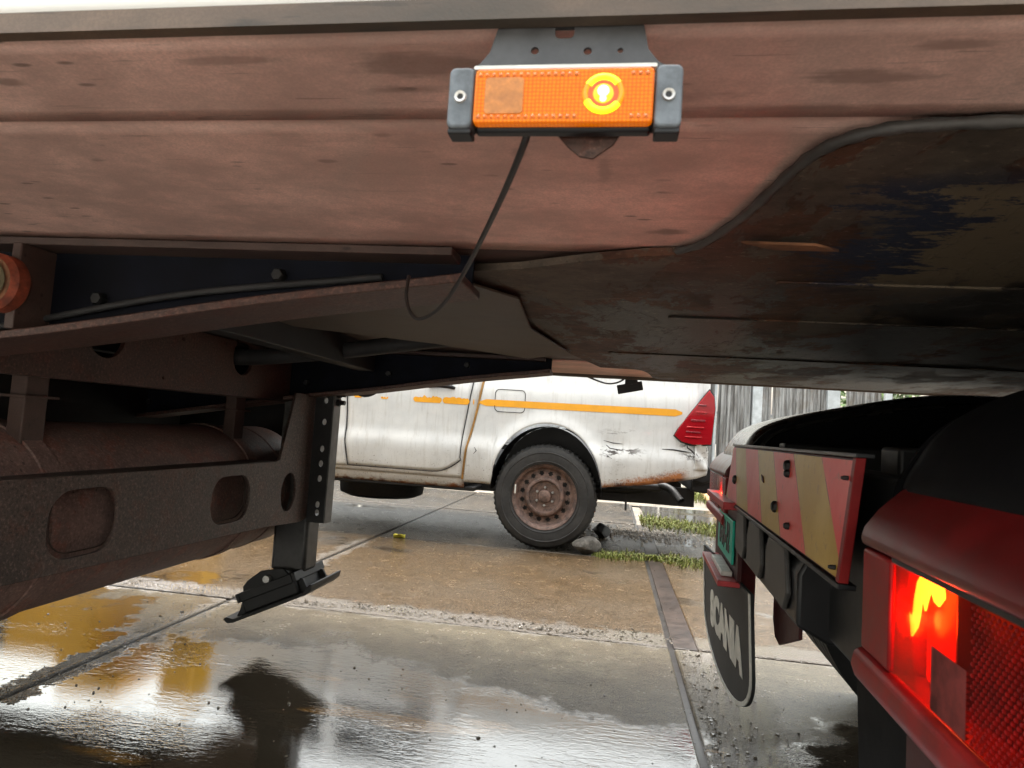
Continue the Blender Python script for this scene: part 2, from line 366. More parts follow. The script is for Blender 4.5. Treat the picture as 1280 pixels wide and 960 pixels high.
def m_car():
    t = NT('scuffed_white_car_paint'); s = t.sep()
    n = t.noise(5, 5, .65); f = t.noise(70, 5, .7); sc = t.noise(16, 5, .75, t.map((.4,1,1)))
    col = t.mix(t.step(n, .3, .7), (.58,.592,.594), (.67,.678,.672))
    # road film and stone chips low down, streaks of dirt
    low = t.step(t.math('ADD', s['Z'], t.math('MULTIPLY', t.math('SUBTRACT', n, .5), .4)), .42, .74, True)
    col = t.mix(t.math('MULTIPLY', low, .28), col, (.42,.39,.34))
    chips = t.math('MULTIPLY', t.step(f, .60, .65), t.math('ADD', t.math('MULTIPLY', low, .9), .10))
    col = t.mix(chips, col, (.12,.10,.085))
    run = t.noise(26, 3, .6, t.map((1.6,1.6,.12)))
    col = t.mix(t.math('MULTIPLY', t.step(run, .50, .70), .32), col, (.40,.385,.355))
    # scratches around the rear wheel arch and the corner
    zone = t.math('MULTIPLY', t.step(s['X'], -.12, .0), t.math('MULTIPLY', t.step(s['X'], .12, .30, True), t.math('MULTIPLY', t.step(s['Z'], .62, .70), t.step(s['Z'], .82, .95, True))))
    corner = t.math('MULTIPLY', t.step(s['X'], .46, .56), t.math('MULTIPLY', t.step(s['Z'], .70, .76), t.step(s['Z'], .86, .90, True)))
    zone = t.math('MAXIMUM', zone, corner)
    col = t.mix(t.math('MULTIPLY', zone, t.step(sc, .54, .60)), col, (.06,.05,.045))
    # rust creeping up the lower rear edge
    edge = t.lin(s['X'], -.05, .50, .50, .64)
    rz = t.math('SUBTRACT', t.math('ADD', edge, t.math('MULTIPLY', t.math('SUBTRACT', f, .5), .12)), s['Z'])
    rust = t.math('MULTIPLY', t.step(rz, -.035, .03), t.math('MULTIPLY', t.step(s['X'], -.08, -.04), t.step(s['X'], .50, .60, True)))
    sill = t.math('MULTIPLY', t.step(t.math('ADD', s['Z'], t.math('MULTIPLY', t.math('SUBTRACT', t.noise(14,5,.7), .5), .14)), .395, .435, True), t.step(s['X'], -.9, -.86, True))
    rust = t.math('MAXIMUM', rust, sill)
    col = t.mix(rust, col, t.mix(t.step(sc, .4, .6), (.10,.035,.018), (.36,.13,.035)))
    return t.set(col, t.fmix(rust, t.lin(f, .2, .8, .28, .42), .85), 0, t.bump(t.math('ADD', t.math('MULTIPLY', f, t.lin(rust,0,1,.08,1)), t.math('MULTIPLY', t.math('MULTIPLY',zone,sc), .8)), .3, .004), .5, .25)
M['car'] = m_car()
def m_rim():
    t = NT('rusty_steel_rim'); n = t.noise(22, 5, .7); f = t.noise(90, 4, .7)
    col = t.mix(t.step(n, .35, .65), (.075,.052,.044), (.20,.125,.10)); col = t.mix(t.math('MULTIPLY', t.step(f,.55,.7), .5), col, (.24,.20,.18))
    return t.set(col, .6, .15, t.bump(f, .3, .002), .4)
M['rim'] = m_rim()
def m_chevron():
    t = NT('red_yellow_chevron_film'); c = t.sep(t.local())
    d = t.math('SUBTRACT', c['Y'], t.math('MULTIPLY', c['Z'], 1.22))
    fr = t.math('FRACT', t.math('MULTIPLY', t.math('ADD', d, 1.466+.385*20), 1/.385))
    n = t.noise(45, 5, .7); n2 = t.noise(7, 4, .6)
    st = t.math('MULTIPLY', t.step(fr, .0, .012), t.step(fr, .50, .512, True))
    red = t.mix(t.step(n2, .35, .65), (.64,.040,.036), (.70,.10,.085)); yel = t.mix(t.step(n2, .35, .65), (.42,.25,.02), (.50,.33,.07))
    col = t.mix(st, red, yel)
    seam = t.math('MULTIPLY', t.math('LESS_THAN', t.math('FRACT', t.math('MULTIPLY', t.math('ADD', d, 9.166), 1/.1925)), .02), t.step(n2, .46, .50))
    col = t.mix(t.math('MULTIPLY', seam, .75), col, (.05,.02,.015))
    col = t.mix(t.math('MULTIPLY', t.step(n, .58, .66), .35), col, (.16,.10,.06))
    return t.set(col, .42, 0, t.bump(n, .1, .002), .5)
M['chevron'] = m_chevron()
def m_sheet():
    t = NT('weathered_corrugated_sheet'); s = t.sep()
    run = t.noise(9, 5, .7, t.map((1.5,1,.12))); n = t.noise(3, 4)
    col = t.mix(t.step(run, .35, .65), (.115,.11,.105), (.34,.345,.345)); col = t.mix(t.math('MULTIPLY', t.step(n,.52,.66), .4), col, (.15,.12,.09))
    return t.set(col, .55, .2, t.bump(run, .2, .004), .4)
M['sheet'] = m_sheet()
def m_grass():
    t = NT('grass_blades'); oi = t.noise(30, 2); n = t.noise(3, 2)
    col = t.mix(t.step(oi, .35, .65), (.06,.085,.014), (.19,.215,.045)); col = t.mix(t.math('MULTIPLY', t.step(t.noise(55, 2), .52, .60), .8), col, (.17,.125,.06))
    t.b.inputs['Subsurface Weight'].default_value = 0
    return t.set(col, .5, 0, None, .3)
M['grass'] = m_grass()
def m_leaf():
    t = NT('tree_leaves'); n = t.noise(6, 3)
    return t.set(t.mix(t.step(n,.35,.65), (.035,.075,.015), (.10,.16,.03)), .5, 0, None, .3)
M['leaf'] = m_leaf()
def m_emit(name, color, strength):
    t = NT(name); t.m.cycles.emission_sampling = 'NONE'; return t.set((.02,.01,.0), .3, 0, None, .5, None, color, strength)
def m_lens(name, tint, gloss=.06, body=None, bodyfac=0, bumpscale=None, bstr=.3, ior=1.45):
    """coloured clear plastic: tinted see-through with a glossy skin"""
    t = NT(name); t.n.remove(t.b)
    tr = t.n.new('ShaderNodeBsdfTransparent'); tr.inputs[0].default_value = (*tint,1)
    gl = t.n.new('ShaderNodeBsdfGlossy'); gl.inputs['Roughness'].default_value = gloss
    fr = t.n.new('ShaderNodeFresnel'); fr.inputs[0].default_value = ior
    mx = t.n.new('ShaderNodeMixShader')
    base = tr.outputs[0]
    if body:
        df = t.n.new('ShaderNodeBsdfDiffuse'); df.inputs[0].default_value = (*body,1)
        tl = t.n.new('ShaderNodeBsdfTranslucent'); tl.inputs[0].default_value = (*body,1)
        m1 = t.n.new('ShaderNodeMixShader'); m1.inputs[0].default_value = .5; t.l.new(df.outputs[0], m1.inputs[1]); t.l.new(tl.outputs[0], m1.inputs[2])
        m2 = t.n.new('ShaderNodeMixShader'); m2.inputs[0].default_value = bodyfac; t.l.new(tr.outputs[0], m2.inputs[1]); t.l.new(m1.outputs[0], m2.inputs[2]); base = m2.outputs[0]
    if bumpscale:
        v = t.vor(bumpscale); nb = t.bump(v, bstr, .002); t.l.new(nb, gl.inputs['Normal']); 
        if body: t.l.new(nb, df.inputs['Normal'])
    t.l.new(fr.outputs[0], mx.inputs[0]); t.l.new(base, mx.inputs[1]); t.l.new(gl.outputs[0], mx.inputs[2]); t.l.new(mx.outputs[0], t.out.inputs[0])
    return t.m
def m_amber():
    t = NT('amber_lens'); v = t.vor(430); n = t.noise(60, 3)
    v.node.inputs['Randomness'].default_value = .12
    col = t.mix(t.step(v, .2, .6), (.40,.105,.0008), (.30,.058,.0005)); e = t.mix(t.step(v, .2, .7), (1,.27,.0), (.7,.12,0))
    return t.set(col, .22, 0, t.bump(v, .25, .0006), .22, None, e, .13)
M['amber'] = m_amber(); M['amber'].cycles.emission_sampling = 'NONE'
M['red_lens'] = m_lens('red_lens', (.95,.34,.20), .22, (.36,.005,.005), .30, ior=1.06)
M['tail_red'] = m_lens('pickup_tail_lens', (.7,.03,.04), .08, (.75,.015,.03), .75)
M['bulb_amber'] = m_emit('lit_amber_bulb', (1,.60,.12), 3.0)
M['ring_amber'] = m_emit('amber_ring_glow', (1,.50,.004), .85)
M['bulb_red'] = m_emit('lit_filament_glow', (1,.62,.08), 11)
M['clear_ribs'] = plain('clear_ribbed_lens', (.15,.030,.027), .5, 0, .7, 30, spec=.08)
M['reflector'] = plain('lamp_reflector', (.22,.012,.012), .35, .2, .3, 60)

# ================================================================== GROUND
JX, JY, SX, SY = -1.70, 2.93, 2.0, 1.95
g = MB(); g.add([(-300,-300,-.03),(300,-300,-.03),(300,300,-.03),(-300,300,-.03)], [(0,1,2,3)])
ground = obj('yard_ground', g, M['yard']); tag(ground, None, None, kind='structure'); ground['_off'] = (0,0,0)
BX = JX+SX                                    # the joint running away from the camera beside the tractor
slabs = {}
gap = .011
for i in range(-4, 4):
    for j in range(-3, 3):
        x0, x1 = JX+SX*i+gap, JX+SX*(i+1)-gap; y0, y1 = JY+SY*j+gap, JY+SY*(j+1)-gap
        if i == 1 and j >= 0: x0 += .10
        sb = bpy.data.meshes.new('slab'); bm = bmesh.new()
        mbx = MB().box(x0, x1, y0, y1, -.12, 0)
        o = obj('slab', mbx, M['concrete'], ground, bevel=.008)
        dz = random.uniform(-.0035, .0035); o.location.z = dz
        br = (.056,.034,.015) if j == 0 else (.022,.019,.015) if j > 0 else (.105,.090,.062)  # rows from the pickup on are coloured darker for the shade beneath it
        if j <= -2: br = (.46,.44,.40)  # unseen near rows paled to bounce light up to the underside
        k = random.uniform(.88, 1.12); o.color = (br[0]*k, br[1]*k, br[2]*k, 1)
ap = MB(); ap.add([(-40,-40,-.006),(40,-40,-.006),(40,JY-SY*3-.02,-.006),(-40,JY-SY*3-.02,-.006)], [(0,1,2,3)])
tag(obj('bounce_apron', ap, plain('pale_bounce_concrete', (.46,.44,.40), .8, 0, .2, 3)), None, None, kind='structure')  # unseen pale sheet added to bounce light onto the trailer underside
# loose chips and grit: thick along the broken joints, thin elsewhere
M['chip'] = plain('wet_chips', (.13,.11,.085), .18, 0, .7, 90, spec=.7, bump=.3)
ch = MB(); rc = random.Random(31)
def chip(x, y, q):
    a = rc.uniform(0,6.3); n_ = rc.choice((3,4,5)); zt = q*rc.uniform(.2,.7)
    base = [(x+q*math.cos(a+6.283*k/n_)*rc.uniform(.6,1.1), y+q*math.sin(a+6.283*k/n_)*rc.uniform(.6,1.1)) for k in range(n_)]
    ch.add([(u,v,.0) for u,v in base]+[(lerp(u,x,.3),lerp(v,y,.3),zt*rc.uniform(.6,1.3)) for u,v in base], [tuple(range(n_,2*n_))]+[(k,(k+1)%n_,n_+(k+1)%n_,n_+k) for k in range(n_)])
for k in range(1700):
    x = rc.uniform(-2.8,.32); chip(x, JY+.03+abs(rc.gauss(0,.075))*(.6+.6*math.sin(x*3.1+1)**2), min(.011,abs(rc.gauss(.0025,.0025))+.0015))
for k in range(350): chip(BX+.03+abs(rc.gauss(0,.09)), rc.uniform(1.6,2.92), min(.012,abs(rc.gauss(.003,.003))+.0015))
for k in range(350): chip(JX+rc.gauss(0,.05), rc.uniform(1.4,4.7), min(.010,abs(rc.gauss(.0025,.002))+.0015))
for k in range(1300): chip(rc.uniform(-3,1.2), rc.uniform(1.6,4.9), min(.008,abs(rc.gauss(.002,.0016))+.0012))
o = obj('loose_chips', ch, M['chip'], ground); o['kind'] = 'stuff'
f = MB()
for i in range(-4, 5): f.box(JX+SX*i-gap-.004, JX+SX*i+gap+.004, JY-SY*3, JY+SY*3, -.12, -.012)
for j in range(-3, 4): f.box(JX-SX*4, JX+SX*4, JY+SY*j-gap-.004, JY+SY*j+gap+.004, -.12, -.014)
tag(obj('joint_tar', f, M['tar'], ground), None, None)
obj('joint_filler', MB().box(BX+gap, BX+gap+.10, JY+gap, JY+SY*2, -.12, -.004), M['filler'], ground, bevel=.003)

# ================================================================== SEMI TRAILER
ZF = 1.125                                    # height of the underside
CY = 1.66                                     # centreline
trailer = thing('semi_trailer', (-3.7, CY, 0), 'semi trailer with pink primed rusty underside overhead, on raised landing legs', 'trailer')
T = trailer
def zb(X): return pw(X, [(-2.2,.75),(-1.0,.953),(-.22,1.075)])
obj('box_body', MB().box(-10, 2.6, .392, 2.928, 1.1375, 3.85), M['white_panel'], T, bevel=.01)
obj('side_rail', MB().prism([(.386,1.1215),(.386,1.136),(.3915,1.138),(.41,1.138),(.41,1.1285),(.398,1.1285),(.396,1.1215)], 'x', -10, 2.6), M['rail'], T)
obj('side_rail', MB().prism([(2.934,1.1165),(2.934,1.136),(2.9285,1.138),(2.905,1.138),(2.905,1.127),(2.918,1.1165)], 'x', -10, 2.6), M['rail'], T)
def sheet(name, x0, x1, y0, y1, z, mat, nx, ny, amp, th=.003):
    rnd = random.Random(int(y0*1000))
    ph = [(rnd.uniform(0,6), rnd.uniform(1.2,3.5), rnd.uniform(2,7), rnd.uniform(0,6)) for _ in range(4)]
    def fn(u, v):
        x, y = lerp(x0,x1,u), lerp(y0,y1,v); e = min(v, 1-v)*4; e = min(1, e)
        return (x, y, z+amp*e*sum(math.sin(a+b*x)*math.cos(c*y+d) for a,b,c,d in ph)/2)
    return obj(name, MB().grid(fn, nx, ny), mat, T, smooth=60, solid=th)
sheet('rail_flange', -10, 2.6, .398, .5225, 1.1255, M['pink'], 160, 6, .0008)
sheet('floor_panel', -10, 2.6, .518, .93, 1.1284, M['pink'], 160, 10, .0022)
sheet('floor_panel', -10, 2.6, 2.39, 2.91, 1.1300, M['pink'], 160, 10, .002)
sheet('floor_panel', -10, 2.6, .93, 2.39, 1.1335, M['dirty_shade_primer'], 160, 12, .001)
# chassis beams: web, tapered bottom flange, top flange
xs = [-10,-6,-3,-2.2]+[-2.2+1.98*k/26 for k in range(1,27)]
for y0, y1, w0, w1 in ((.905,1.035,.972,.982), (2.285,2.415,2.338,2.348)):
    m = MB(); n = len(xs)
    pts = [(x, zb(x)+.006*math.sin(x*9)*(.4 if x > -1.2 else 0)) for x in xs]
    web = MB().prism([(x,z+.006) for x,z in pts]+[(xs[-1],1.128),(xs[0],1.128)], 'y', w0, w1)
    beam = obj('chassis_beam', web, M['beam_dark'], T)
    fl = MB().prism([(x,z) for x,z in pts]+[(x,z+.013) for x,z in pts[::-1]], 'y', y0, y1)
    obj('bottom_flange', fl, M['brown_primer'], beam, bevel=.002)
    obj('top_flange', MB().box(-10, -.24, y0+.012, y1-.012, 1.1135, 1.1262), M['dirty_shade_primer'], beam, bevel=.002)
    for k in range(5):
        bx = -1.75+k*.31+random.uniform(-.03,.03); side = w0
        obj('bolt', MB().lathe([(0,-.016),(.009,-.016),(.011,-.012),(.011,0),(.006,0)], (bx,side,zb(bx)+.06), 'y', 6), M['black_steel'], beam)
# web stiffener and round disc at the left edge of the view
st = obj('stiffener', MB().box(-.952,-.935,.905,.978,zb(-.94)+.013,1.113), M['dirty_shade_primer'], T, bevel=.002)
obj('stiffener', MB().box(-1.75,-1.73,.905,.978,zb(-1.74)+.013,1.113), M['dirty_shade_primer'], T, bevel=.002)
dc = onY(-8, 352, .885)
disc = obj('rope_disc', MB().lathe([(.012,.03),(.012,-.004),(.030,-.008),(.039,-.006),(.044,.004),(.044,.022),(.038,.03)], dc, 'y', 40), M['rust'], T, smooth=30)
obj('disc_face', MB().lathe([(.013,-.0095),(.031,-.0115)], dc, 'y', 40), plain('olive_paint', (.075,.06,.028), .8, 0, .5, 60), disc)
obj('disc_rim', MB().lathe([(.0385,-.009),(.0455,.0),(.0455,.02)], dc, 'y', 40), plain('orange_red_paint', (.24,.05,.022), .7, 0, .6, 50), disc)
# greyed centre panel between the beams
cp = [(-.95,1.06),(-.42,1.02),(-.24,1.05),(-.175,1.16),(-.195,1.5),(-.13,1.95),(-.28,2.14),(-.52,1.86),(-.95,1.56)]
obj('centre_panel', MB().prism(cp, 'z', 1.101, 1.105), M['grey_sheet'], T, bevel=.001)
obj('cross_member', MB().box(-.90,-.84,1.07,2.25,1.04,1.13), M['black_steel'], T, bevel=.003)
obj('cross_member', MB().box(-1.55,-1.49,1.07,2.25,1.02,1.13), M['black_steel'], T, bevel=.003)
# kingpin plate with rounded front corner
edge = smooth([(.075,.885,0),(.103,.849,0),(.128,.76,0),(.139,.698,0),(.150,.62,0),(.160,.575,0),(.178,.546,0),(.205,.530,0),(.25,.523,0),(.34,.519,0),(.7,.519,0),(2.45,.519,0)], 5)
pl = [(p.x,p.y) for p in edge]
left = [(.03,.895),(-.05,.930),(-.15,.985),(-.27,1.02),(-.25,1.08),(-.205,1.17),(-.225,1.5),(-.16,1.95),(-.05,2.424)]
outline = pl + [(x,2*CY-y) for x,y in pl[::-1]] + left[::-1]
me = curve_mesh([outline], .0055)
place_mesh('coupler_plate', me, lambda v: (v.x, v.y, 1.1185+v.z), M['coupler'], T)
bead = [(p.x-.002,p.y-.003,1.1175) for p in edge]
obj('sealant_bead', MB().tube(bead, [.0052+.0007*math.sin(i*1.7) for i in range(len(bead))], 8), M['sealant'], T, smooth=60)
for (y, x0, x1, w) in ((1.02,.23,1.5,.018),(1.34,.1,1.7,.02),(1.95,-.02,1.7,.02)):
    obj('wear_strip', MB().prism(rrect((x0+x1)/2, y, x1-x0, w, w/2-.0005, 4), 'z', 1.1095, 1.1135), M['coupler'], T, bevel=.0015)
me = curve_mesh([[(.02,.0),(.10,-.012),(.13,.004),(.06,.018)]], .0015)
place_mesh('loose_flake', me, lambda v: (.12+v.x, .80+v.y, 1.1085+v.z-.06*v.x), M['rust'], T)

# landing gear: upper plate, lower channel, far and near legs
LX = -1.20
def yz_plate(name, outl, holes, x, th, mat, parent, bev=.0015):
    me = curve_mesh([outl]+holes, th/2-bev, bev)
    return place_mesh(name, me, lambda v: (x-v.z, v.x, v.y), mat, parent)
up = [(1.00,.915),(2.33,.922),(2.33,1.09),(1.00,1.09)]
yz_plate('upper_cross_plate', up, [circ(1.41,1.035,.062), circ(2.0,1.045,.060), circ(1.60,1.06,.008,10), circ(1.69,1.06,.008,10), circ(1.90,1.075,.008,10), circ(1.62,.945,.006,8)], LX, .012, M['brown_primer'], T)
obj('upper_cross_lip', MB().box(LX-.07,LX-.0062,1.0,2.33,.915,.925), M['dirty_shade_primer'], T, bevel=.002)
PX = -1.10
lo = [(.85,.525),(2.02,.500),(2.12,.495),(2.30,.485),(2.352,.495),(2.352,.945),(2.19,.945),(2.115,.715),(2.09,.708),(.85,.713)]
holes = [rrect(1.283,.613,.195,.145,.060), rrect(1.838,.608,.205,.140,.060), circ(2.193,.600,.055,28,.068)]
M['channel'] = m_primer('gritty_channel_paint', (.080,.056,.048), (.038,.027,.022), 1.6, True, (), .7)
yz_plate('cross_channel', lo, holes, PX, .010, M['channel'], T)
obj('channel_lip', MB().box(PX-.085,PX-.0052,.85,2.08,.703,.711), M['channel'], T, bevel=.002)
yz_plate('channel_back', [(.85,.53),(2.2,.51),(2.2,.70),(.85,.70)], [rrect(1.335,.613,.195,.145,.060), rrect(1.885,.608,.205,.140,.060), circ(2.20,.600,.06,24,.07)], PX-.04, .006, M['dirty_shade_primer'], T)
def leg(y0):
    L = obj('landing_leg', MB().box(PX-.125,PX+.004,y0,y0+.125,.475,1.09), M['grey_steel'], T, bevel=.006)
    obj('inner_tube', MB().box(PX-.122,PX+.014,y0-.004,y0+.105,.290,.50), M['dark_steel'], L, bevel=.014)
    s = curve_mesh([[(.006,.478),(.074,.478),(.074,1.04),(.006,1.04)]]+[circ(.046,z,.0085,12,.012) for z in (.515,.545,.640,.695,.75,.85,.93)], .0025)
    place_mesh('hole_strip', s, lambda v: (PX+v.x, y0-.006-v.z, v.y), M['black_steel'], L)
    obj('strip_edge', MB().box(PX+.0745,PX+.080,y0-.012,y0+.05,.478,1.04), M['grey_steel'], L, bevel=.001)
    # tilted foot: pad with upturned ends, cheeks, cup and cross pin
    c = Vector((PX-.085, y0+.052, .178)); ca, sa = math.cos(rad(25)), math.sin(rad(25))
    def tl(p): return (c.x+p[0]*ca-p[2]*sa, c.y+p[1], c.z+p[0]*sa+p[2]*ca)
    pad = MB(); prof = [(-.172,.012),(-.162,-.006),(-.14,-.012),(.155,-.012),(.178,-.004),(.190,.014),(.180,.018),(.150,0),(-.135,0),(-.160,.016)]
    pad.prism(prof, 'y', -.13, .13)
    pad.v = [tl(v) for v in pad.v]; ft = obj('foot', pad, M['black_steel'], L, bevel=.002)
    for s_ in (-1, 1):
        ck = MB(); y = s_*.085
        ck.prism([(-.145,0),(.15,0),(.145,.045),(.10,.07),(.085,.105),(.0,.125),(-.06,.11),(-.085,.095),(-.095,.06),(-.12,.025)], 'y', y-.006, y+.006)
        ck.v = [tl(v) for v in ck.v]; obj('foot_cheek', ck, M['black_steel'], ft, bevel=.002)
    cup = MB().box(-.095,.125,-.115,.115,.0,.062); cup.v = [tl(v) for v in cup.v]; obj('foot_cup', cup, M['black_steel'], ft, bevel=.008)
    for x0_, x1_, y0_, y1_ in ((-.105,-.092,-.122,.122),(.122,.135,-.122,.122),(-.091,.121,-.122,-.110),(-.091,.121,.110,.122)):
        lipm = MB().box(x0_,x1_,y0_,y1_,.045,.078); lipm.v = [tl(v) for v in lipm.v]; obj('foot_cup_rim', lipm, M['black_steel'], ft, bevel=.003)
    obj('foot_pin', MB().tube([(c.x-.02,c.y-.11,c.z+.09),(c.x-.02,c.y+.11,c.z+.09)], .013, 12), M['zinc'], ft, smooth=40)
    return L
leg(2.354)
for z in (.955,.925):
    obj('bolt', MB().lathe([(0,.03),(.009,.03),(.009,.012),(.014,.012),(.014,0)], (PX+.080,2.37,z), 'x', 8), M['black_steel'], T)
obj('light_block_panel', MB().box(-4.2,-1.26,2.70,2.72,.52,1.12), M['black_steel'], T, bevel=.004)  # dark panel added to keep far-side light off the tank
# closed box added under the floor to block light from the left
obj('light_block_box', MB().box(-4.2,-1.78,.60,2.55,.60,1.112), M['black_steel'], T, bevel=.01)

# air tank slung across behind the channel
TX, TZ, TR = -1.395, .588, .225
prof = [(.0,-.06),(.10,-.05),(.17,-.025),(.21,.02),(TR,.07),(TR,1.48),(.21,1.53),(.17,1.575),(.10,1.60),(0,1.61)]
tank = obj('air_tank', MB().lathe(prof, (TX,.98,TZ), 'y', 56), M['tank'], T, smooth=50)
for y in (1.30, 2.12):
    obj('tank_strap', MB().lathe([(TR+.001,-.024),(TR+.006,-.024),(TR+.006,.024),(TR+.001,.024)], (TX,y,TZ), 'y', 56, True), M['tank'], tank, smooth=30)
    obj('strap_hanger', MB().box(LX-.10,LX-.06,y-.03,y+.03,.76,.92), M['dirty_shade_primer'], tank, bevel=.003)
    obj('strap_foot', MB().box(LX-.125,LX-.045,y-.045,y+.045,.868,.874), M['dirty_shade_primer'], tank, bevel=.001)
for y in (1.14, 2.30):
    obj('weld_seam', MB().lathe([(TR-.001,-.006),(TR+.003,0),(TR-.001,.006)], (TX,y,TZ), 'y', 56), M['tank'], tank, smooth=60)
# pipe through the upper plate, hose loop, dangling cable
a, b = Vector((LX-.15,2.0,1.045)), onY(578,424,1.97)
obj('air_pipe', MB().tube(smooth([a,(LX+.05,2.0,1.047),lerp(a,b,.6)+Vector((0,0,-.012)),b-Vector((.05,0,0)),b],5), [.026]*18+[.02,.012,.004], 12), M['rubber'], T, smooth=60)
for k, (z0, yy, rr) in enumerate(((.030,.962,.006),)):
    pts = [(x, yy+.004*math.sin(x*11+k), min(1.102, zb(x)+.013+z0*.9+.007*math.sin(x*7+k*2))) for x in [-2.2+.08*q for q in range(24)]]
    obj('air_line', MB().tube(smooth(pts,3), rr, 7), M['rubber'] if k != 1 else plain('blue_air_line', (.012,.016,.05), .5, 0, .3, 30), T, smooth=60)
lc = onY(458,476,2.46)
obj('hose_loop', MB().tube([(lc.x+.062*math.sin(t*math.pi/12),2.46+.01*math.sin(t*.5),lc.z+.055*math.cos(t*math.pi/12)) for t in range(24)]+[(lc.x,2.46,lc.z+.055)], .010, 8), M['rubber'], T, smooth=60)

# ---- amber side marker lamp
LY, LZ = .378, 1.0665
mk = obj('marker_lamp', MB().box(-.0915,.0135,LY+.004,LY+.013,LZ-.0185,LZ+.0185), M['black_plastic'], T, bevel=.002)
mk['label'] = 'lit amber side marker lamp hanging from the trailer edge'
obj('lens', MB().prism(rrect(-.039,LZ,.1055,.0335,.003,4), 'y', LY-.003, LY+.0035), M['amber'], mk, bevel=.0012)
obj('lens_window', MB().prism(rrect(-.0735,LZ,.023,.022,.002,3), 'y', LY-.0036,LY-.0031), plain('peach_lens_window', (.42,.15,.025), .35, 0, .3, 160), mk)
obj('lens_trim', MB().prism(rrect(-.039,LZ+.0182,.108,.0022,.001,3), 'y', LY-.002, LY+.006), M['white_flap'], mk)
m_st = plain('orange_studs', (.60,.13,.002), .2, 0, .2, 90)
for zz in (LZ+.0128,LZ-.0128):
    m = MB()
    for k in range(25):
        xx = -.0885+k*.0041
        if abs(xx+.0145) < .014: continue
        m.lathe([(0,-.0006),(.0011,-.0004),(.0016,.0002)], (xx,LY-.0031,zz), 'y', 6)
    o = obj('lens_studs', m, m_st, mk, smooth=60); o['kind'] = 'stuff'
bc = (-.0150, LY, LZ+.0005)
def arc(a0, a1, r0, r1, n_=14):
    m = MB()
    return m.grid(lambda u,v: (bc[0]+lerp(r0,r1,v)*math.cos(rad(lerp(a0,a1,u))), LY-.0034-.0018*math.sin(math.pi*v), bc[2]+lerp(r0,r1,v)*math.sin(rad(lerp(a0,a1,u)))), n_, 6)
for a0, a1 in ((35,150),(205,325)): obj('lens_ring', arc(a0,a1,.0078,.0124), M['ring_amber'], mk, smooth=60)
m_dim = m_emit('dim_ring_glow', (1,.26,.002), .42)
for a0, a1 in ((-35,35),(150,205)): obj('lens_ring', arc(a0,a1,.0088,.0120), m_dim, mk, smooth=60)
obj('lens_bowl', MB().lathe([(0,-.0036),(.0095,-.0037)], bc, 'y', 32), m_emit('amber_bowl_glow', (1,.14,.002), .20), mk)
bulb = MB().lathe([(0,-.0018),(.0022,-.0014),(.0034,0),(.0026,.0014),(0,.0018)], (bc[0],LY-.0052,bc[2]+.0008), 'y', 16)
bulb.lathe([(0,-.0012),(.0017,-.001),(.0020,.0008),(0,.001)], (bc[0],LY-.0052,bc[2]-.0034), 'y', 12)
obj('bulb', bulb, M['bulb_amber'], mk, smooth=60)
obj('bulb_halo', MB().lathe([(0,-.0046),(.0052,-.0042),(.0060,-.0036)], bc, 'y', 32), m_emit('amber_halo_glow', (1,.30,.004), .75), mk, smooth=60)
for x0, x1 in ((-.1080,-.0925), (.0145,.0300)):
    cxm = (x0+x1)/2
    e = obj('end_cap', MB().prism(rrect(cxm,LZ,x1-x0,.0375,.004,4), 'y', LY-.002, LY+.014), M['cap_grey'], mk, bevel=.0018, seg=3)
    obj('screw', MB().lathe([(0,-.0002),(.0016,-.0002),(.0020,-.001),(.0034,-.0016),(.0040,.0005)], (cxm,LY-.002,LZ), 'y', 18), M['zinc'], e, smooth=30)
    obj('screw_hole', MB().lathe([(0,-.0012),(.0017,-.0012)], (cxm,LY-.0015,LZ), 'y', 12), M['black_steel'], e)
    obj('cap_foot', MB().box(x0+.0005,x1-.0005,LY+.000,LY+.013,LZ-.0215,LZ-.0178), M['black_plastic'], e, bevel=.001)
br = [(-.0845,1.1225),(.0065,1.1225),(.010,1.106),(.016,1.098),(.026,1.0915),(.026,1.052),(-.104,1.052),(-.104,1.0915),(-.0945,1.098),(-.0885,1.106)]
me = curve_mesh([br, rrect(-.042,1.1195,.012,.010,.003,3), circ(-.060,1.1065,.0026,12), circ(-.027,1.1055,.0026,12), circ(-.007,1.1055,.0018,10)], .0012)
bk = place_mesh('lamp_bracket', me, lambda v: (v.x, LY+.0155-v.z+(v.y-1.06)*.08, v.y), M['bracket'], T)
me = curve_mesh([[(-.046,1.056),(-.002,1.056),(-.008,1.046),(-.020,1.0372),(-.028,1.0385),(-.036,1.045)]], .0012)
place_mesh('lamp_bracket_tongue', me, lambda v: (v.x, LY+.0185-v.z, v.y), M['brown_primer'], bk)
for x in (-.067,-.008):
    obj('bracket_screw', MB().lathe([(0,-.002),(.003,-.0015),(.004,.001)], (x,LY+.008,LZ+.0200), 'y', 12), M['white_flap'], bk, smooth=40)
cab = [(659,164,.402),(655,180,.406),(632,236,.47),(605,293,.58),(580,341,.68),(556,378,.75),(536,395,.79),(520,398,.81),(511,386,.825),(508,368,.84),(511,345,.855)]
obj('lamp_cable', MB().tube(smooth([onY(x,y,Y) for x,y,Y in cab], 6), .0024, 8), M['cable'], T, smooth=60)
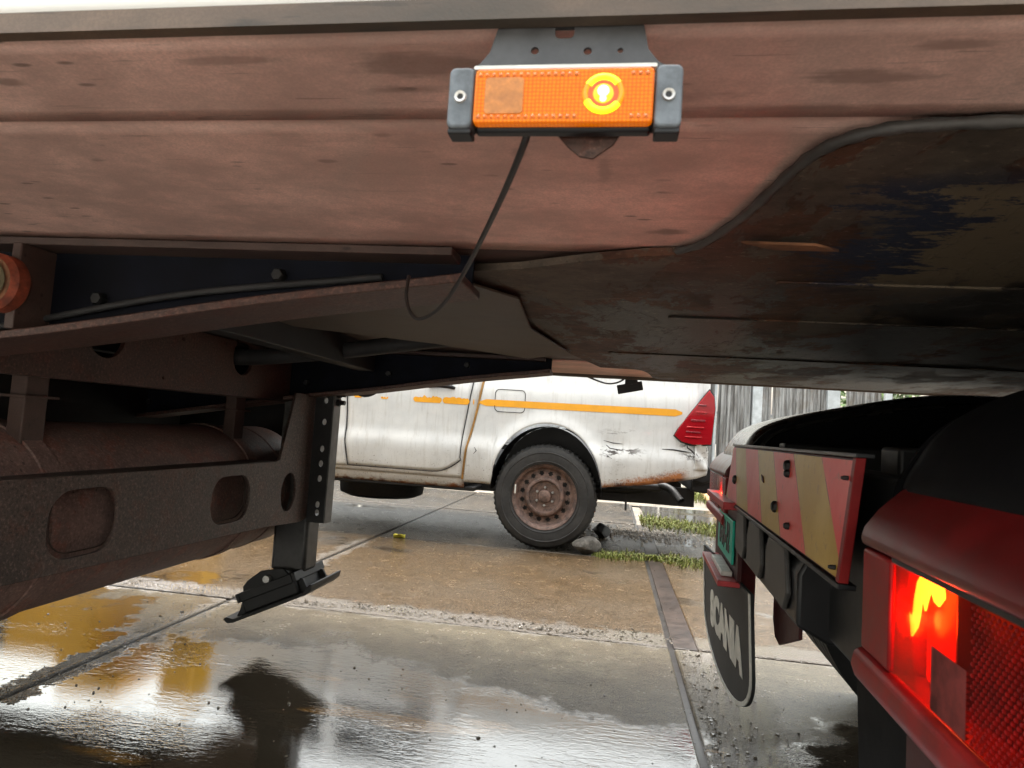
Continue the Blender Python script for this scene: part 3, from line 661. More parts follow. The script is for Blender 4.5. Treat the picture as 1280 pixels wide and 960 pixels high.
# marker lamp on the far edge, seen from behind
p0 = Vector((.072,2.945,1.083))
fk = MB().box(-.055,.055,-.012,.012,-.020,.020); q = Matrix.Rotation(rad(-13), 3, 'Y')
fk.v = [tuple(p0+q@Vector(v)) for v in fk.v]; fo = obj('marker_lamp', fk, M['black_plastic'], T, bevel=.003)
fb = MB().prism([(-.03,.015),(.03,.015),(.022,.05),(-.022,.05)], 'y', -.003, .003); fb.v = [tuple(p0+Vector((.01,-.012,0))+q@Vector(v)) for v in fb.v]
obj('lamp_bracket', fb, M['black_steel'], fo)
obj('lamp_cable', MB().tube(smooth([onY(x,y,2.93) for x,y in ((718,463),(735,471),(757,479),(772,478),(783,472))],5), .004, 6), M['cable'], T, smooth=60)

# ================================================================== TRACTOR UNIT
OX, OYt, TH = .335, 1.48, rad(-2.86)
tractor = thing('tractor_unit', (OX,OYt,0), 'red and black lorry tractor parked at right with chevron board and lit tail lamp', 'truck', rotz=TH, local=True)
K = tractor
ct, stn = math.cos(TH), math.sin(TH)
def loc(p):
    dx, dy = p[0]-OX, p[1]-OYt; return Vector((dx*ct+dy*stn, -dx*stn+dy*ct, p[2]))
for s_ in (-1, 1):
    obj('frame_rail', MB().box(.10,4.2,s_*.40-.04,s_*.40+.04,.62,.88), M['black_steel'], K, bevel=.006)
obj('rear_cross_member', MB().box(.05,.13,-.62,.62,.56,.84), M['black_steel'], K, bevel=.006)
# chevron board, tilted back a little
bz0, bz1 = .705, .862
def tilt(v): return (v[0]+(v[2]-bz0)*.105, v[1], v[2])
m = MB().box(-.012,-.003,-.585,.605,bz0,bz1); m.v = [tilt(v) for v in m.v]
board = obj('chevron_board', m, M['dark_red'], K, bevel=.002)
m = MB().box(-.0145,-.0125,-.572,.598,bz0+.004,bz1-.004); m.v = [tilt(v) for v in m.v]
obj('chevron_film', m, M['chevron'], board)
m = MB().box(-.016,.006,-.587,.607,bz1,bz1+.006); m.v = [tilt(v) for v in m.v]; obj('board_top_trim', m, M['black_plastic'], board, bevel=.001)
m = MB().box(-.016,.006,-.587,.607,bz0-.008,bz0-.001); m.v = [tilt(v) for v in m.v]; obj('board_bottom_trim', m, M['black_plastic'], board, bevel=.001)
m = MB().box(-.016,-.004,-.588,-.574,bz0,bz1); m.v = [tilt(v) for v in m.v]; obj('board_end_trim', m, M['red_paint'], board, bevel=.001)
for y, z, r in ((-.20,.835,.011),(-.21,.822,.007),(-.14,.755,.011),(-.27,.735,.006),(.45,.77,.012),(-.562,.835,.003),(-.562,.72,.003)):
    m = MB().lathe([(0,-.009),(r*.6,-.009),(r,-.006),(r*1.05,0)], (-.0145+(z-bz0)*.105,y,z), 'x', 7)
    obj('board_bolt', m, M['black_steel'], board)
me = curve_mesh([[(0,0),(.022,.004),(.03,.016),(.012,.012)]], .001); place_mesh('film_tear', me, lambda v: (-.016+.09*.105-v.z, .02+v.x, .79+v.y), M['dark_red'], board)
# grey plastic trim below the board with recessed panels
tr_ = obj('rear_trim', MB().prism([(.02,.70),(.0,.66),(.0,.575),(.05,.55),(.16,.55),(.16,.70)], 'y', -.30, .42), M['black_plastic'], K, bevel=.006)
for y0, y1 in ((-.26,-.05),(.0,.20),(.24,.40)):
    obj('trim_panel', MB().prism([(y0+.03,.692),(y1-.03,.692),(y1,.655),(y1-.01,.59),(y0+.03,.585),(y0,.62)], 'x', -.010, -.0005), M['sealant'], tr_, bevel=.003)
# number plate bracket
pb = obj('plate_bracket', MB().box(.0,.012,.40,.86,.50,.69), M['dark_red'], K, bevel=.002)
obj('plate_shelf', MB().box(-.05,.012,.40,.87,.485,.50), M['red_frame'], pb, bevel=.002)
obj('plate_cover', MB().box(-.044,.012,.40,.87,.690,.71), M['red_frame'], pb, bevel=.002)
obj('plate_lamp', MB().box(-.034,-.004,.47,.74,.5003,.515), M['white_flap'], pb, bevel=.002)
M['plate_green'] = plain('green_plate', (.0,.42,.30), .35, 0, .1, 30)
npl = obj('number_plate', MB().box(-.010,-.0025,.455,.80,.535,.655), M['plate_green'], K, bevel=.002)
npl['label'] = 'green number plate with black characters'
tm = text_mesh('S-59-12', .088, .0006)
place_mesh('plate_characters', tm, lambda v: (-.0108-v.z, .6275-v.x*.88, .595+v.y*1.15), M['black_plastic'], npl)
obj('bracket_plate', MB().prism([(.02,.55),(.30,.55),(.30,.44),(.27,.405),(.22,.40),(.02,.47)], 'x', .075,.083), M['dark_red'], K, bevel=.002)
# mudflaps with white edge and maker's lettering
fl_out = [(-.27,.50),(.27,.50),(.275,.30)]+[(.275*math.cos(a),.30-.155*math.sin(a)) for a in [math.pi*k/20 for k in range(1,20)]]+[(-.275,.30)]
def fl_off(d): return [(-.27-d,.50),(.27+d,.50),(.275+d,.30)]+[((.275+d)*math.cos(a),.30-(.155+d)*math.sin(a)) for a in [math.pi*k/20 for k in range(1,20)]]+[(-.275-d,.30)]
for yc, wd, top, lab in ((.650,1.42,.50,True),(-.67,1.0,.66,False)):
    def fo_(d): return [((p[0])*wd, p[1] if p[1] < .49 else top) for p in fl_off(d)]
    fp = place_mesh('mudflap', curve_mesh([fo_(0)], .004), lambda v: (-.004-(.06*v.x if lab else -.075)-v.z+(.50-v.y)*.05, yc+v.x, v.y), M['rubber' if lab else 'guard'], K)
    if lab:
        place_mesh('flap_edging', curve_mesh([fo_(0), fo_(-.011)], .0015), lambda v: (-.010-.06*v.x-v.z+(.50-v.y)*.05, yc+v.x, v.y), M['white_flap'], fp)
        place_mesh('lettering', text_mesh('SCANIA', .10, .0008), lambda v: (-.0095+.06*(.02+v.x*1.42)-v.z+(.50-v.y*1.35-.32)*.05, yc-.02-v.x*1.42, .315+v.y*1.45), M['white_flap'], fp)
# wheels: twin tyres each side
def tyre_prof(R, w, r0):
    return [(r0,-w/2+.03),(r0+.02,-w/2+.008),(lerp(r0,R,.45),-w/2),(R-.05,-w/2+.006),(R-.012,-w/2+.022),(R,-w/2+.045),(R,w/2-.045),(R-.012,w/2-.022),(R-.05,w/2-.006),(lerp(r0,R,.45),w/2),(r0+.02,w/2-.008),(r0,w/2-.03)]
def truck_tyre(cy):
    R, w = .50, .28; mb = MB(); n = 96
    prof = []
    for o, d in ((-.118,.0),(-.075,.0),(-.072,.014),(-.060,.014),(-.057,0),(-.012,0),(-.009,.014),(.009,.014),(.012,0),(.057,0),(.060,.014),(.072,.014),(.075,0),(.118,0)): prof.append((R-d,o))
    P = [(.29,-.11),(.31,-.132),(.38,-.14),(.45,-.136),(.485,-.128)]+prof+[(.485,.128),(.45,.136),(.38,.14),(.31,.132),(.29,.11)]
    mb.lathe(P, (1.085-OX+.0,cy,.5), 'y', n); return mb
for s_ in (-1, 1):
    wh = obj('rear_wheel', MB().lathe([(.0,.0),(.10,.0),(.16,.03),(.25,.06),(.29,.10),(.30,.13)], (1.085-OX,s_*.95,.5), 'y', 40), M['grey_steel'], K, smooth=40)
    for cy in (s_*.78, s_*1.07):
        obj('tyre', truck_tyre(cy), M['rubber'], wh, smooth=40)
    # mudguard over the wheel
    fpts = smooth([(.035,.62,0),(.028,.80,0),(.045,.865,0),(.09,.920,0),(.175,.958,0),(.30,.992,0),(.55,1.045,0),(.80,1.052,0),(1.10,1.03,0),(1.35,.93,0),(1.5,.75,0)], 5)
    def fgrid(u, v):
        i = u*(len(fpts)-1); k = min(int(i), len(fpts)-2); p = fpts[k].lerp(fpts[k+1], i-k)
        e = abs(v-.5)*2; drop = .035*max(0,(e-.72)/.28)**2
        n_ = (Vector((.75,.5,0))-p); n_.normalize()
        return (p.x+n_.x*drop, s_*(.60+.56*v), p.y+n_.y*drop)
    gd = obj('mudguard', MB().grid(fgrid, 50, 14), M['guard' if s_ < 0 else 'guard_gloss'], K, smooth=50, solid=.006)
    obj('mudguard_skirt', MB().prism([(p.x,p.y-.028) for p in fpts]+[(p.x+.02 if i < 8 else p.x,p.y-.062) for i,p in list(enumerate(fpts))[::-1]], 'y', s_*1.155-.003, s_*1.155+.003), M['guard'], gd, bevel=.001)
    obj('mudguard_wall', MB().prism([(p.x+.006,p.y-.008) for p in fpts]+[(1.4,.62),(.06,.62)], 'y', s_*.612-.003, s_*.612+.003), M['guard'], gd)
obj('axle', MB().tube([(1.085-OX,-1.0,.5),(1.085-OX,1.0,.5)], .07, 16), M['black_steel'], K, smooth=40)
obj('fifth_wheel', MB().prism([(.78,-.30),(.82,-.42),(1.25,-.45),(1.42,-.30),(1.42,.30),(1.25,.45),(.82,.42),(.78,.30),(.95,.06),(.95,-.06)], 'z', 1.055, 1.103), M['black_steel'], K, bevel=.005)
obj('fifth_wheel_base', MB().box(.7,1.3,-.40,.40,.88,1.055), M['black_steel'], K, bevel=.006)
cb = obj('cab', MB().prism([(3.0,.75),(3.0,3.3),(3.3,3.5),(4.9,3.4),(5.15,1.9),(5.2,.45),(3.4,.45)], 'y', -1.24, 1.24), M['red_paint'], K, bevel=.08, seg=3)
for s_ in (-1, 1):
    obj('side_window', MB().prism([(4.0,1.95),(4.0,2.75),(4.85,2.75),(4.98,1.95)], 'y', s_*1.243-.003, s_*1.243+.003), M['glass'], cb)
    obj('fuel_tank', MB().box(1.75,2.95,s_*.93-.27,s_*.93+.27,.32,.92), M['black_plastic'], K, bevel=.06, seg=3)
    fw_ = obj('front_wheel', MB().lathe([(0,-.10),(.25,-.12),(.30,-.14),(.47,-.15),(.5,-.11),(.5,.11),(.47,.15),(0,.15)], (4.3,s_*1.03,.5), 'y', 40), M['rubber'], K, smooth=40)
# tail lamp units, near one first
def tail_unit(s_):
    da = .024
    def Y2(a): return s_*(a+da)                # a + da is the distance from the centreline
    def lo_hi(a0, a1): return (min(Y2(a0),Y2(a1)), max(Y2(a0),Y2(a1)))
    def bx(x0,x1,a0,a1,z0,z1): y = lo_hi(a0,a1); return MB().box(x0,x1,y[0],y[1],z0,z1)
    H = obj('tail_lamp', bx(.055,.26,.635,1.14,.640,.785), M['red_paint'], K, bevel=.004)
    y = lo_hi(.635,1.145)
    obj('bezel_top', MB().prism([(-.010,.764),(-.014,.772),(-.010,.786),(.004,.806),(.026,.828),(.055,.846),(.10,.860),(.20,.868),(.42,.868),(.42,.80),(.05,.772)], 'y', *y), M['red_top'], H, bevel=.006, seg=3)
    obj('lens_gasket', bx(-.009,.0,.722,1.14,.7605,.7655), M['black_plastic'], H)
    obj('bezel_end', bx(-.010,.055,.635,.722,.650,.762), M['red_paint'], H, bevel=.004, seg=3)
    y = lo_hi(.630,1.145)
    obj('bezel_bottom', MB().prism([(-.008,.650),(-.016,.646),(-.019,.630),(-.014,.616),(.0,.610),(.22,.610),(.22,.648)], 'y', *y), M['red_paint'], H, bevel=.004, seg=3)
    obj('lens', bx(-.009,-.006,.724,1.14,.652,.7605), M['red_lens'], H, bevel=.001)
    obj('reflector_back', bx(.030,.034,.724,1.14,.654,.764), M['reflector'], H)
    obj('divider', bx(.016,.030,.806,.809,.654,.760), M['dark_red'], H)
    m = MB(); y = lo_hi(.822,.885)
    for k in range(12): m.prism([(-.0096,.6545+k*.0044),(-.0062,.6565+k*.0044),(-.0096,.6589+k*.0044)], 'y', *y)
    o = obj('reverse_lens', m, M['clear_ribs'], H); o['kind'] = 'stuff'
    m = MB()
    for k in range(32):
        for q_ in range(25):
            m.lathe([(0,-.0008),(.0014,-.0004),(.0022,.001)], (-.0090,Y2(.893+k*.0076+(q_%2)*.0038),.656+q_*.0042), 'x', 5)
    o = obj('reflex_studs', m, M['red_lens_studs'], H, smooth=60); o['kind'] = 'stuff'
    # lit filament mirrored in its bowl
    if s_ < 0:
        hk = [(205,390),(222,368),(243,398),(250,330),(262,262),(282,228),(312,226),(338,262),(360,276),(364,325),(342,356),(326,338),(312,296),(302,330),(291,372),(280,318),(272,384),(262,432),(240,466),(214,430)]
        O_ = loc(CAMLOC); pts = []
        for u, v in hk:
            d = ray(1060+u/3, 640+v/3); dl = Vector((d.x*ct+d.y*stn, -d.x*stn+d.y*ct, d.z)); p = O_+dl*((-.003-O_.x)/dl.x); pts.append((p.y, p.z))
        place_mesh('filament_glow', curve_mesh([pts], .0008), lambda v: (-.003-v.z, v.x, v.y), M['bulb_red'], H)
    bowl = MB().grid(lambda u,v: (.012+.010*math.cos(math.pi*(u-.5))*-1+.012, lerp(*lo_hi(.726,.800),u), lerp(.657,.757,v)), 10, 10)
    obj('lamp_bowl', bowl, M['lit_bowl'], H, smooth=60)
    st_ = obj('support_post', bx(.02,.10,.70,.80,.34,.602), M['red_paint'], H, bevel=.004)
    obj('support_plate', bx(.012,.02,.71,1.05,.36,.602), M['dark_red'], st_, bevel=.003)
    obj('washer', MB().lathe([(.008,-.006),(.024,-.006),(.026,-.003),(.026,0)], (.012,Y2(.83),.575), 'x', 24), M['zinc'], st_, smooth=30)
    L = bpy.data.lights.new('tail_bulb','POINT'); L.energy = .35; L.color = (1,.10,.03); L.shadow_soft_size = .010
    lo_ = bpy.data.objects.new('tail_bulb', L); COL.objects.link(lo_); lo_.parent = H; lo_.location = (.0,Y2(.757),.715)
    return H
M['red_top'] = plain('dark_red_cover', (.085,.004,.004), .35, 0, .3, 25, spec=.35, bump=.06)
M['lit_bowl'] = m_emit('lit_red_bowl', (1,.022,.010), .75)
M['red_lens_studs'] = plain('red_reflex_plastic', (.20,.0035,.0035), .35, 0, .7, 40, spec=.2)
tl1 = tail_unit(-1); tl1['label'] = 'lit red tail lamp nearest the camera'
tail_unit(1)

# ================================================================== PICKUP
NEAR, FAR = 4.90, 6.75; MID = (NEAR+FAR)/2
pick = thing('pickup_truck', (-1.9, MID, 0), 'dented white double cab pickup with orange stripe, rusty rim and red tail light', 'pickup')
P_ = pick
WX, WZ, WR = -.458, .386, .388
prof_pts = [(.38,.10),(.44,.045),(.52,.018),(.62,.0),(.70,-.010),(.735,-.006),(.80,.012),(.92,.010),(1.02,.0),(1.10,-.004),(1.16,-.002),(1.22,.012),(1.34,.028)]
def yprof(z): 
    return (pw(z-.02,prof_pts)+pw(z,prof_pts)+pw(z+.02,prof_pts))/3
def mirror(y, far): return y if not far else 2*MID-y
def panel(name, xl, xr, zbot, ztop, far=False, nu=60, nv=26, extra=None, slantL=None, slantR=None, mat=None, parent=None, th=.004):
    def fn(u, v):
        xn = lerp(xl, xr, u); z0, z1 = zbot(xn), ztop(xn); z = lerp(z0, z1, v)
        x = xn
        if slantL: x += slantL(z)*max(0, 1-u/.16)
        if slantR: x += slantR(z)*max(0, 1-(1-u)/.2)
        y = NEAR+yprof(z)+(extra(x,z) if extra else 0)
        return (x, mirror(y, far), z)
    return obj(name, MB().grid(fn, nu, nv), mat or M['car'], parent or P_, smooth=45, solid=th)
AX, AZ, AA, AB = -.455, .45, .41, .475
def arch(x, cx=AX):
    d = abs(x-cx)
    return AZ+AB*math.sqrt(max(0,1-(d/AA)**2)) if d < AA else None
def bed_bot(x):
    a = arch(x)
    lowz = .448 if x < AX else pw(x, [(-.05,.487),(.30,.535),(.50,.575),(.62,.60),(.70,.63)])
    return max(lowz, a) if a else lowz
def flare(cx):
    def fn(x, z):
        d = math.hypot((x-cx)/AA, (z-AZ)/AB)-1
        e = -.022*math.exp(-(d/.14)**2) if d > -.05 and z > .42 else 0
        # dents and the crumpled corner by the tail light
        if cx == AX:
            e += .010*math.exp(-(((x-.60)/.07)**2+((z-.80)/.06)**2))*math.sin(x*90+z*60)
            e += .012*math.exp(-(((x-.05)/.09)**2+((z-.80)/.06)**2))
            e += pw(x, [(.45,0),(.60,.02),(.70,.075)])
        return e
    return fn
def doorfix(x, z): return .006*math.exp(-(((x+1.75)/.12)**2+((z-.66)/.08)**2))+.004*math.sin(x*5)*math.exp(-((z-.85)/.15)**2)
BED_SL = lambda z: pw(z, [(.45,-.005),(.70,.02),(1.0,.085),(1.22,.118),(1.35,.14)])
for far in (False, True):
    b_ = panel('bed_side', -1.075, .70, bed_bot, lambda x: 1.34, far, 110, 34, flare(AX), BED_SL, mat=M['car'])
    # rear door, front door, sill, B and C pillar skin
    def dbot(x): return .515 if x < -1.32 else .515+.10*((x+1.32)/.22)**2
    panel('rear_door', -1.985, -1.105, dbot, lambda x: 1.225, far, 40, 26, doorfix, lambda z: pw(z,[(.5,.0),(.7,-.03),(1.25,-.045)]), lambda z: pw(z,[(.55,-.01),(.8,.0),(1.25,.065)]))
    panel('front_door', -3.02, -1.995, lambda x: .505, lambda x: 1.215, far, 40, 26, doorfix, None, lambda z: pw(z,[(.5,.0),(.7,-.03),(1.25,-.045)]))
    panel('cab_side', -3.05, -1.085, lambda x: .475, lambda x: 1.23, far, 40, 26, lambda x,z: .005, None, lambda z: pw(z, [(.45,.0),(.70,.02),(1.0,.085),(1.25,.122)]))
    def gap_line(pts, r_): obj('door_gap_line', MB().tube([(x, mirror(NEAR+yprof(z)+doorfix(x,z)-.0005,far), z) for x, z in pts], r_, 6), M['rubber'], P_)  # dark tube drawn for the shaded gap round the doors
    DL = lambda z: pw(z,[(.5,.0),(.7,-.03),(1.25,-.045)])
    gap_line([(-1.990+DL(z), z) for z in [.51+.71*k/14 for k in range(15)]], .0060)
    gap_line([(-1.990+.05*k, .512) for k in range(14)]+[(-1.32+.22*k/6, .512+.10*(k/6)**2) for k in range(1,7)]+[(-1.10+pw(z,[(.55,-.01),(.8,.0),(1.25,.065)]), z) for z in [.63+.59*k/12 for k in range(13)]], .0042)
    panel('rocker_panel', -3.10, -1.078, lambda x: .40, lambda x: .512, far, 40, 6, lambda x,z: .012)
    def ffb(x):
        a = arch(x, WX-3.085); return max(.42, a) if a else .42
    panel('front_fender', -4.45, -3.03, ffb, lambda x: pw(x,[(-4.45,.98),(-3.9,1.10),(-3.03,1.17)]), far, 90, 20, flare(WX-3.085))
    # cab frame above the waistline with window openings
    def cabmap(v, far=far): # v.x along X, v.y height: leans inwards
        y = NEAR+.012+(v.y-1.2)*.28 - v.z
        return (v.x, mirror(y, far), v.y)
    fr_ = [(-3.55,1.16),(-2.62,1.70),(-2.35,1.765),(-1.35,1.765),(-1.16,1.72),(-1.005,1.225),(-1.06,1.205),(-3.03,1.19)]
    w1 = [(-3.02,1.235),(-2.60,1.60),(-2.42,1.665),(-2.06,1.68),(-2.06,1.235)]
    w2 = [(-1.95,1.235),(-1.95,1.68),(-1.42,1.675),(-1.30,1.62),(-1.16,1.235)]
    place_mesh('cab_frame', curve_mesh([fr_, w1, w2], .008), cabmap, M['car'], P_)
    for w in (w1, w2):
        place_mesh('side_window', curve_mesh([[(lerp(p[0],(w[0][0]+w[3][0])/2,-.01),p[1]) for p in w]], .002), lambda v: (v.x, mirror(NEAR+.022+(v.y-1.2)*.28-v.z, far), v.y), M['glass'], P_)
    for hx in (-1.285, -2.31):
        hd = obj('door_handle', MB().tube(smooth([(hx-.10,mirror(NEAR-.006,far),1.150),(hx-.07,mirror(NEAR-.030,far),1.157),(hx,mirror(NEAR-.040,far),1.160),(hx+.07,mirror(NEAR-.030,far),1.155),(hx+.10,mirror(NEAR-.006,far),1.147)],4), [.012,.014,.016,.017,.017,.018,.018,.018,.018,.018,.018,.017,.017,.016,.015,.013,.011], 10), M['black_plastic'], P_, smooth=50)
        obj('handle_recess', MB().lathe([(0,-.004),(.035,-.003),(.042,.003)], (hx,mirror(NEAR+.0,far),1.135), 'y', 24), M['car'], hd, smooth=60)
    obj('mirror', MB().box(-3.02,-2.90,mirror(NEAR-.20,far)-.09,mirror(NEAR-.20,far)+.09,1.17,1.37), M['car'], P_, bevel=.03, seg=3)
# worn orange stripe: separate strips of film
M['stripe'] = plain('orange_stripe_film', (.80,.36,.015), .4, 0, .08, 12, bump=.03)
def strip(pts):
    up_ = [(x,z1) for x,z0,z1 in pts]; dn = [(x,z0) for x,z0,z1 in pts]
    m = MB(); n = len(pts)
    for x, z0, z1 in pts:
        for z in (z0, z1): m.v.append((x, NEAR+yprof(z)-.0052+(flare(AX)(x,z) if x > -.95 else doorfix(x,z) if x < -1.1 else 0), z))
    m.f = [(2*i,2*i+1,2*i+3,2*i+2) for i in range(n-1)]
    return obj('orange_stripe', m, M['stripe'], P_)
def zs(x): return pw(x, [(-2.1,1.050),(-1.0,1.052),(.51,1.060)])
def zone_(x0, x1, n, lo_=-.024, hi=.026, rag=0, seed=1):
    r = random.Random(seed); o = []
    for k in range(n+1):
        x = lerp(x0,x1,k/n); e = 1 if 0 < k < n else .3
        o.append((x, zs(x)+lo_*e, zs(x)+(hi-rag*r.random()*1.0)*e))
    return o
strip(zone_(-.985,.50,30)); strip(zone_(-1.025,-1.055+.02,2))
strip(zone_(-1.27,-1.062,14,-.024,.030,.012,3)); strip(zone_(-1.50,-1.278,16,-.024,.032,.022,5)); strip(zone_(-1.975,-1.91,8,-.018,.022,.02,8)); strip(zone_(-1.76,-1.70,8,-.016,.004,.014,9)); strip(zone_(-2.10,-2.045,7,.0,.03,.02,11))
# rust-brown sealant line in the gap between cab and bed
gz = [.47+.79*k/14 for k in range(15)]
obj('gap_trim', MB().tube([(-1.083+BED_SL(z),NEAR+yprof(z)+.001,z) for z in gz], .009, 6), plain('rusty_gap_trim', (.33,.17,.035), .6, 0, .4, 20), P_)
# fuel flap
fx0, fz0 = -.755, 1.075
place_mesh('fuel_flap_groove', curve_mesh([rrect(fx0,fz0,.232,.172,.035), rrect(fx0,fz0,.222,.162,.031)], .001), lambda v: (v.x, NEAR+yprof(v.y)-.0045-v.z, v.y), M['rubber'], P_)
# tail lights
tpix = [(887,488),(893,497),(894,512),(889,556),(866,556),(852,552),(843,544),(849,534),(867,512)]
tp = [onY(x,y,NEAR-.01) for x,y in tpix]; tp2 = [(p.x,p.z) for p in tp]
def grow(poly, k):
    cx = sum(p[0] for p in poly)/len(poly); cz = sum(p[1] for p in poly)/len(poly); return [(cx+(p[0]-cx)*k, cz+(p[1]-cz)*k) for p in poly]
for far in (False, True):
    m = MB().prism(tp2, 'y', mirror(NEAR-.012,far), mirror(NEAR+.16,far))
    tlp = obj('tail_light', m, M['tail_red'], P_, bevel=.004)
    obj('tail_light_housing', MB().prism(grow(tp2,.93), 'y', mirror(NEAR+.012,far), mirror(NEAR+.155,far)), plain('tail_light_inner', (.28,.02,.03), .35, 0, .3, 20), tlp)
    obj('tail_light_gasket', MB().prism(grow(tp2,1.05), 'y', mirror(NEAR+.008,far), mirror(NEAR+.05,far)), M['rubber'], tlp)
    for k, (a0, a1, zz, hh) in enumerate(((.605,.665,1.125,.012),(.600,.668,1.075,.010),(.56,.66,1.015,.014),(.535,.655,.965,.010),(.53,.63,.93,.010),(.525,.64,.895,.010))):
        obj('lens_bar', MB().box(a0,a1,mirror(NEAR-.0165,far)-.004,mirror(NEAR-.0165,far)+.004,zz-hh/2,zz+hh/2), plain('lens_bar_red', (.50 if k%2 else .2,.012,.02), .25, 0, .2, 30), tlp, bevel=.002)
# tailgate, bumper, rear corner
obj('tailgate', MB().box(.66,.70,NEAR+.10,FAR-.10,.72,1.30), M['car'], P_, bevel=.012)
obj('bed_floor', MB().box(-1.05,.66,NEAR+.44,FAR-.44,.70,.74), M['black_steel'], P_)
obj('bed_front_wall', MB().box(-1.02,-.99,NEAR+.08,FAR-.08,.74,1.30), M['car'], P_)
for y in (NEAR+.035, FAR-.095): obj('bed_rail_cap', MB().box(-.93,.69,y,y+.06,1.335,1.352), M['black_plastic'], P_, bevel=.006)
rbmp = obj('rear_bumper', MB().prism([(.60,.50),(.70,.49),(.80,.50),(.82,.62),(.78,.66),(.68,.66),(.60,.62)], 'y', NEAR+.14, FAR-.14), M['black_plastic'], P_, bevel=.012)
for y in (NEAR+.07, FAR-.15):
    obj('bumper_corner', MB().prism([(.60,.575),(.68,.56),(.735,.585),(.745,.665),(.70,.70),(.64,.68)], 'y', y, y+.08), M['black_plastic'], rbmp, bevel=.015, seg=3)
crm = MB().grid(lambda u,v: (.60+.10*u, NEAR+.004+.065*u*u+.012*math.sin(v*9+u*5), .66+.19*v), 8, 10)
obj('torn_corner_skin', crm, M['car'], P_, smooth=40, solid=.004)
for pts in ([(.53,.842),(.56,.835),(.60,.838),(.64,.822)], [(.37,.795),(.45,.795),(.52,.788),(.57,.785)], [(.545,.84),(.55,.815),(.575,.80),(.60,.775),(.615,.77)], [(.57,.78),(.61,.785),(.645,.79)], [(.64,.83),(.645,.72),(.648,.66)]):
    m = MB().tube([(x,NEAR+yprof(z)+flare(AX)(x,z)-.003,z) for x,z in pts], [.002]+[.0055]*(len(pts)-2)+[.002], 5)
    obj('crack', m, M['rubber'], P_)
for pts in ([(-.03,.80),(.0,.775),(.05,.77),(.10,.76)], [(-.05,.83),(.02,.815),(.09,.812)], [(-.02,.755),(.06,.745)], [(-1.0,.715),(-.985,.69),(-1.005,.665)], [(-.02,.72),(.02,.70)]):
    m = MB().tube([(x,NEAR+yprof(z)+flare(AX)(x,z)-.002,z) for x,z in pts], [.0015]+[.004]*(len(pts)-2)+[.0015], 5)
    obj('scratch', m, M['rubber'], P_)
# roof, hood, windscreen, nose
rf = MB().grid(lambda u,v: (lerp(-2.62,-1.16,u), lerp(NEAR+.165,FAR-.165,v), 1.70+.075*math.sin(math.pi*min(1,max(0,u*1.0)))**.5+.03*math.sin(math.pi*v)), 20, 16)
obj('roof', rf, M['car'], P_, smooth=60, solid=.01)
obj('windscreen', MB().add([(-3.50,NEAR+.06,1.185),(-3.50,FAR-.06,1.185),(-2.64,FAR-.17,1.70),(-2.64,NEAR+.17,1.70)], [(0,1,2,3)]), M['glass'], P_, solid=.006)
obj('rear_window', MB().add([(-1.01,NEAR+.10,1.24),(-1.01,FAR-.10,1.24),(-1.17,FAR-.18,1.70),(-1.17,NEAR+.18,1.70)], [(0,1,2,3)]), M['glass'], P_, solid=.006)
hd_ = MB().grid(lambda u,v: (lerp(-4.50,-3.42,u), lerp(NEAR+.03,FAR-.03,v), lerp(1.02,1.19,u**.7)+.05*math.sin(math.pi*v)**.6), 16, 18)
obj('hood', hd_, M['car'], P_, smooth=60, solid=.01)
ns = obj('front_end', MB().prism([(-4.40,.45),(-4.58,.50),(-4.62,.70),(-4.58,.95),(-4.48,1.03),(-4.35,1.03)], 'y', NEAR+.04, FAR-.04), M['car'], P_, bevel=.03, seg=3)
obj('grille', MB().box(-4.635,-4.60,NEAR+.45,FAR-.45,.62,.95), M['black_plastic'], ns, bevel=.01)
for y in (NEAR+.06, FAR-.38): obj('headlight', MB().box(-4.625,-4.45,y,y+.32,.84,.98), M['clear_ribs'], ns, bevel=.02)
obj('cab_floor', MB().box(-3.6,-1.06,NEAR+.10,FAR-.10,.42,.50), M['black_steel'], P_)
obj('dashboard', MB().box(-3.45,-3.05,NEAR+.12,FAR-.12,.5,1.15), M['black_plastic'], P_)
for x in (-2.4,-1.45):
    for y in (NEAR+.25, MID+.1): obj('seat', MB().box(x-.1,x+.05,y,y+.5,.6,1.35), M['black_plastic'], P_, bevel=.05)
# chassis, arches, exhaust, strap
for y in (NEAR+.40, FAR-.48): obj('chassis_rail', MB().box(-4.3,.66,y,y+.08,.36,.50), M['black_steel'], P_)
obj('sill_underside', MB().box(-3.0,-1.0,NEAR+.10,NEAR+.50,.375,.41), M['black_steel'], P_, bevel=.01)
def liner(cx, far):
    n = 20; m = MB()
    m.grid(lambda u,v: (cx+(AA+.0)*math.cos(math.pi*(1-u)), mirror(lerp(NEAR+.02,NEAR+.42,v),far), AZ-.04+(AB+.02)*math.sin(math.pi*u)), 24, 4)
    o = obj('arch_liner', m, M['black_plastic'], P_, smooth=60)
    obj('arch_inner_wall', MB().prism([(cx+AA*math.cos(math.pi*k/16), AZ-.04+(AB+.02)*math.sin(math.pi*k/16)) for k in range(17)], 'y', mirror(NEAR+.42,far), mirror(NEAR+.43,far)), M['black_plastic'], o)
for cx in (AX, WX-3.085):
    for far in (False, True): liner(cx, far)
obj('exhaust_pipe', MB().tube(smooth([(-.6,NEAR+.40,.45),(.15,NEAR+.32,.46),(.36,NEAR+.24,.515),(.46,NEAR+.18,.50),(.53,NEAR+.10,.425)],5), .028, 12, False), M['black_steel'], P_, smooth=60)
obj('under_tank', MB().box(-.02,.40,NEAR+.20,NEAR+.42,.468,.53), M['black_steel'], P_, bevel=.02)
obj('hanging_strap', MB().box(.136,.152,NEAR+.35,NEAR+.354,.30,.47), M['rubber'], P_)
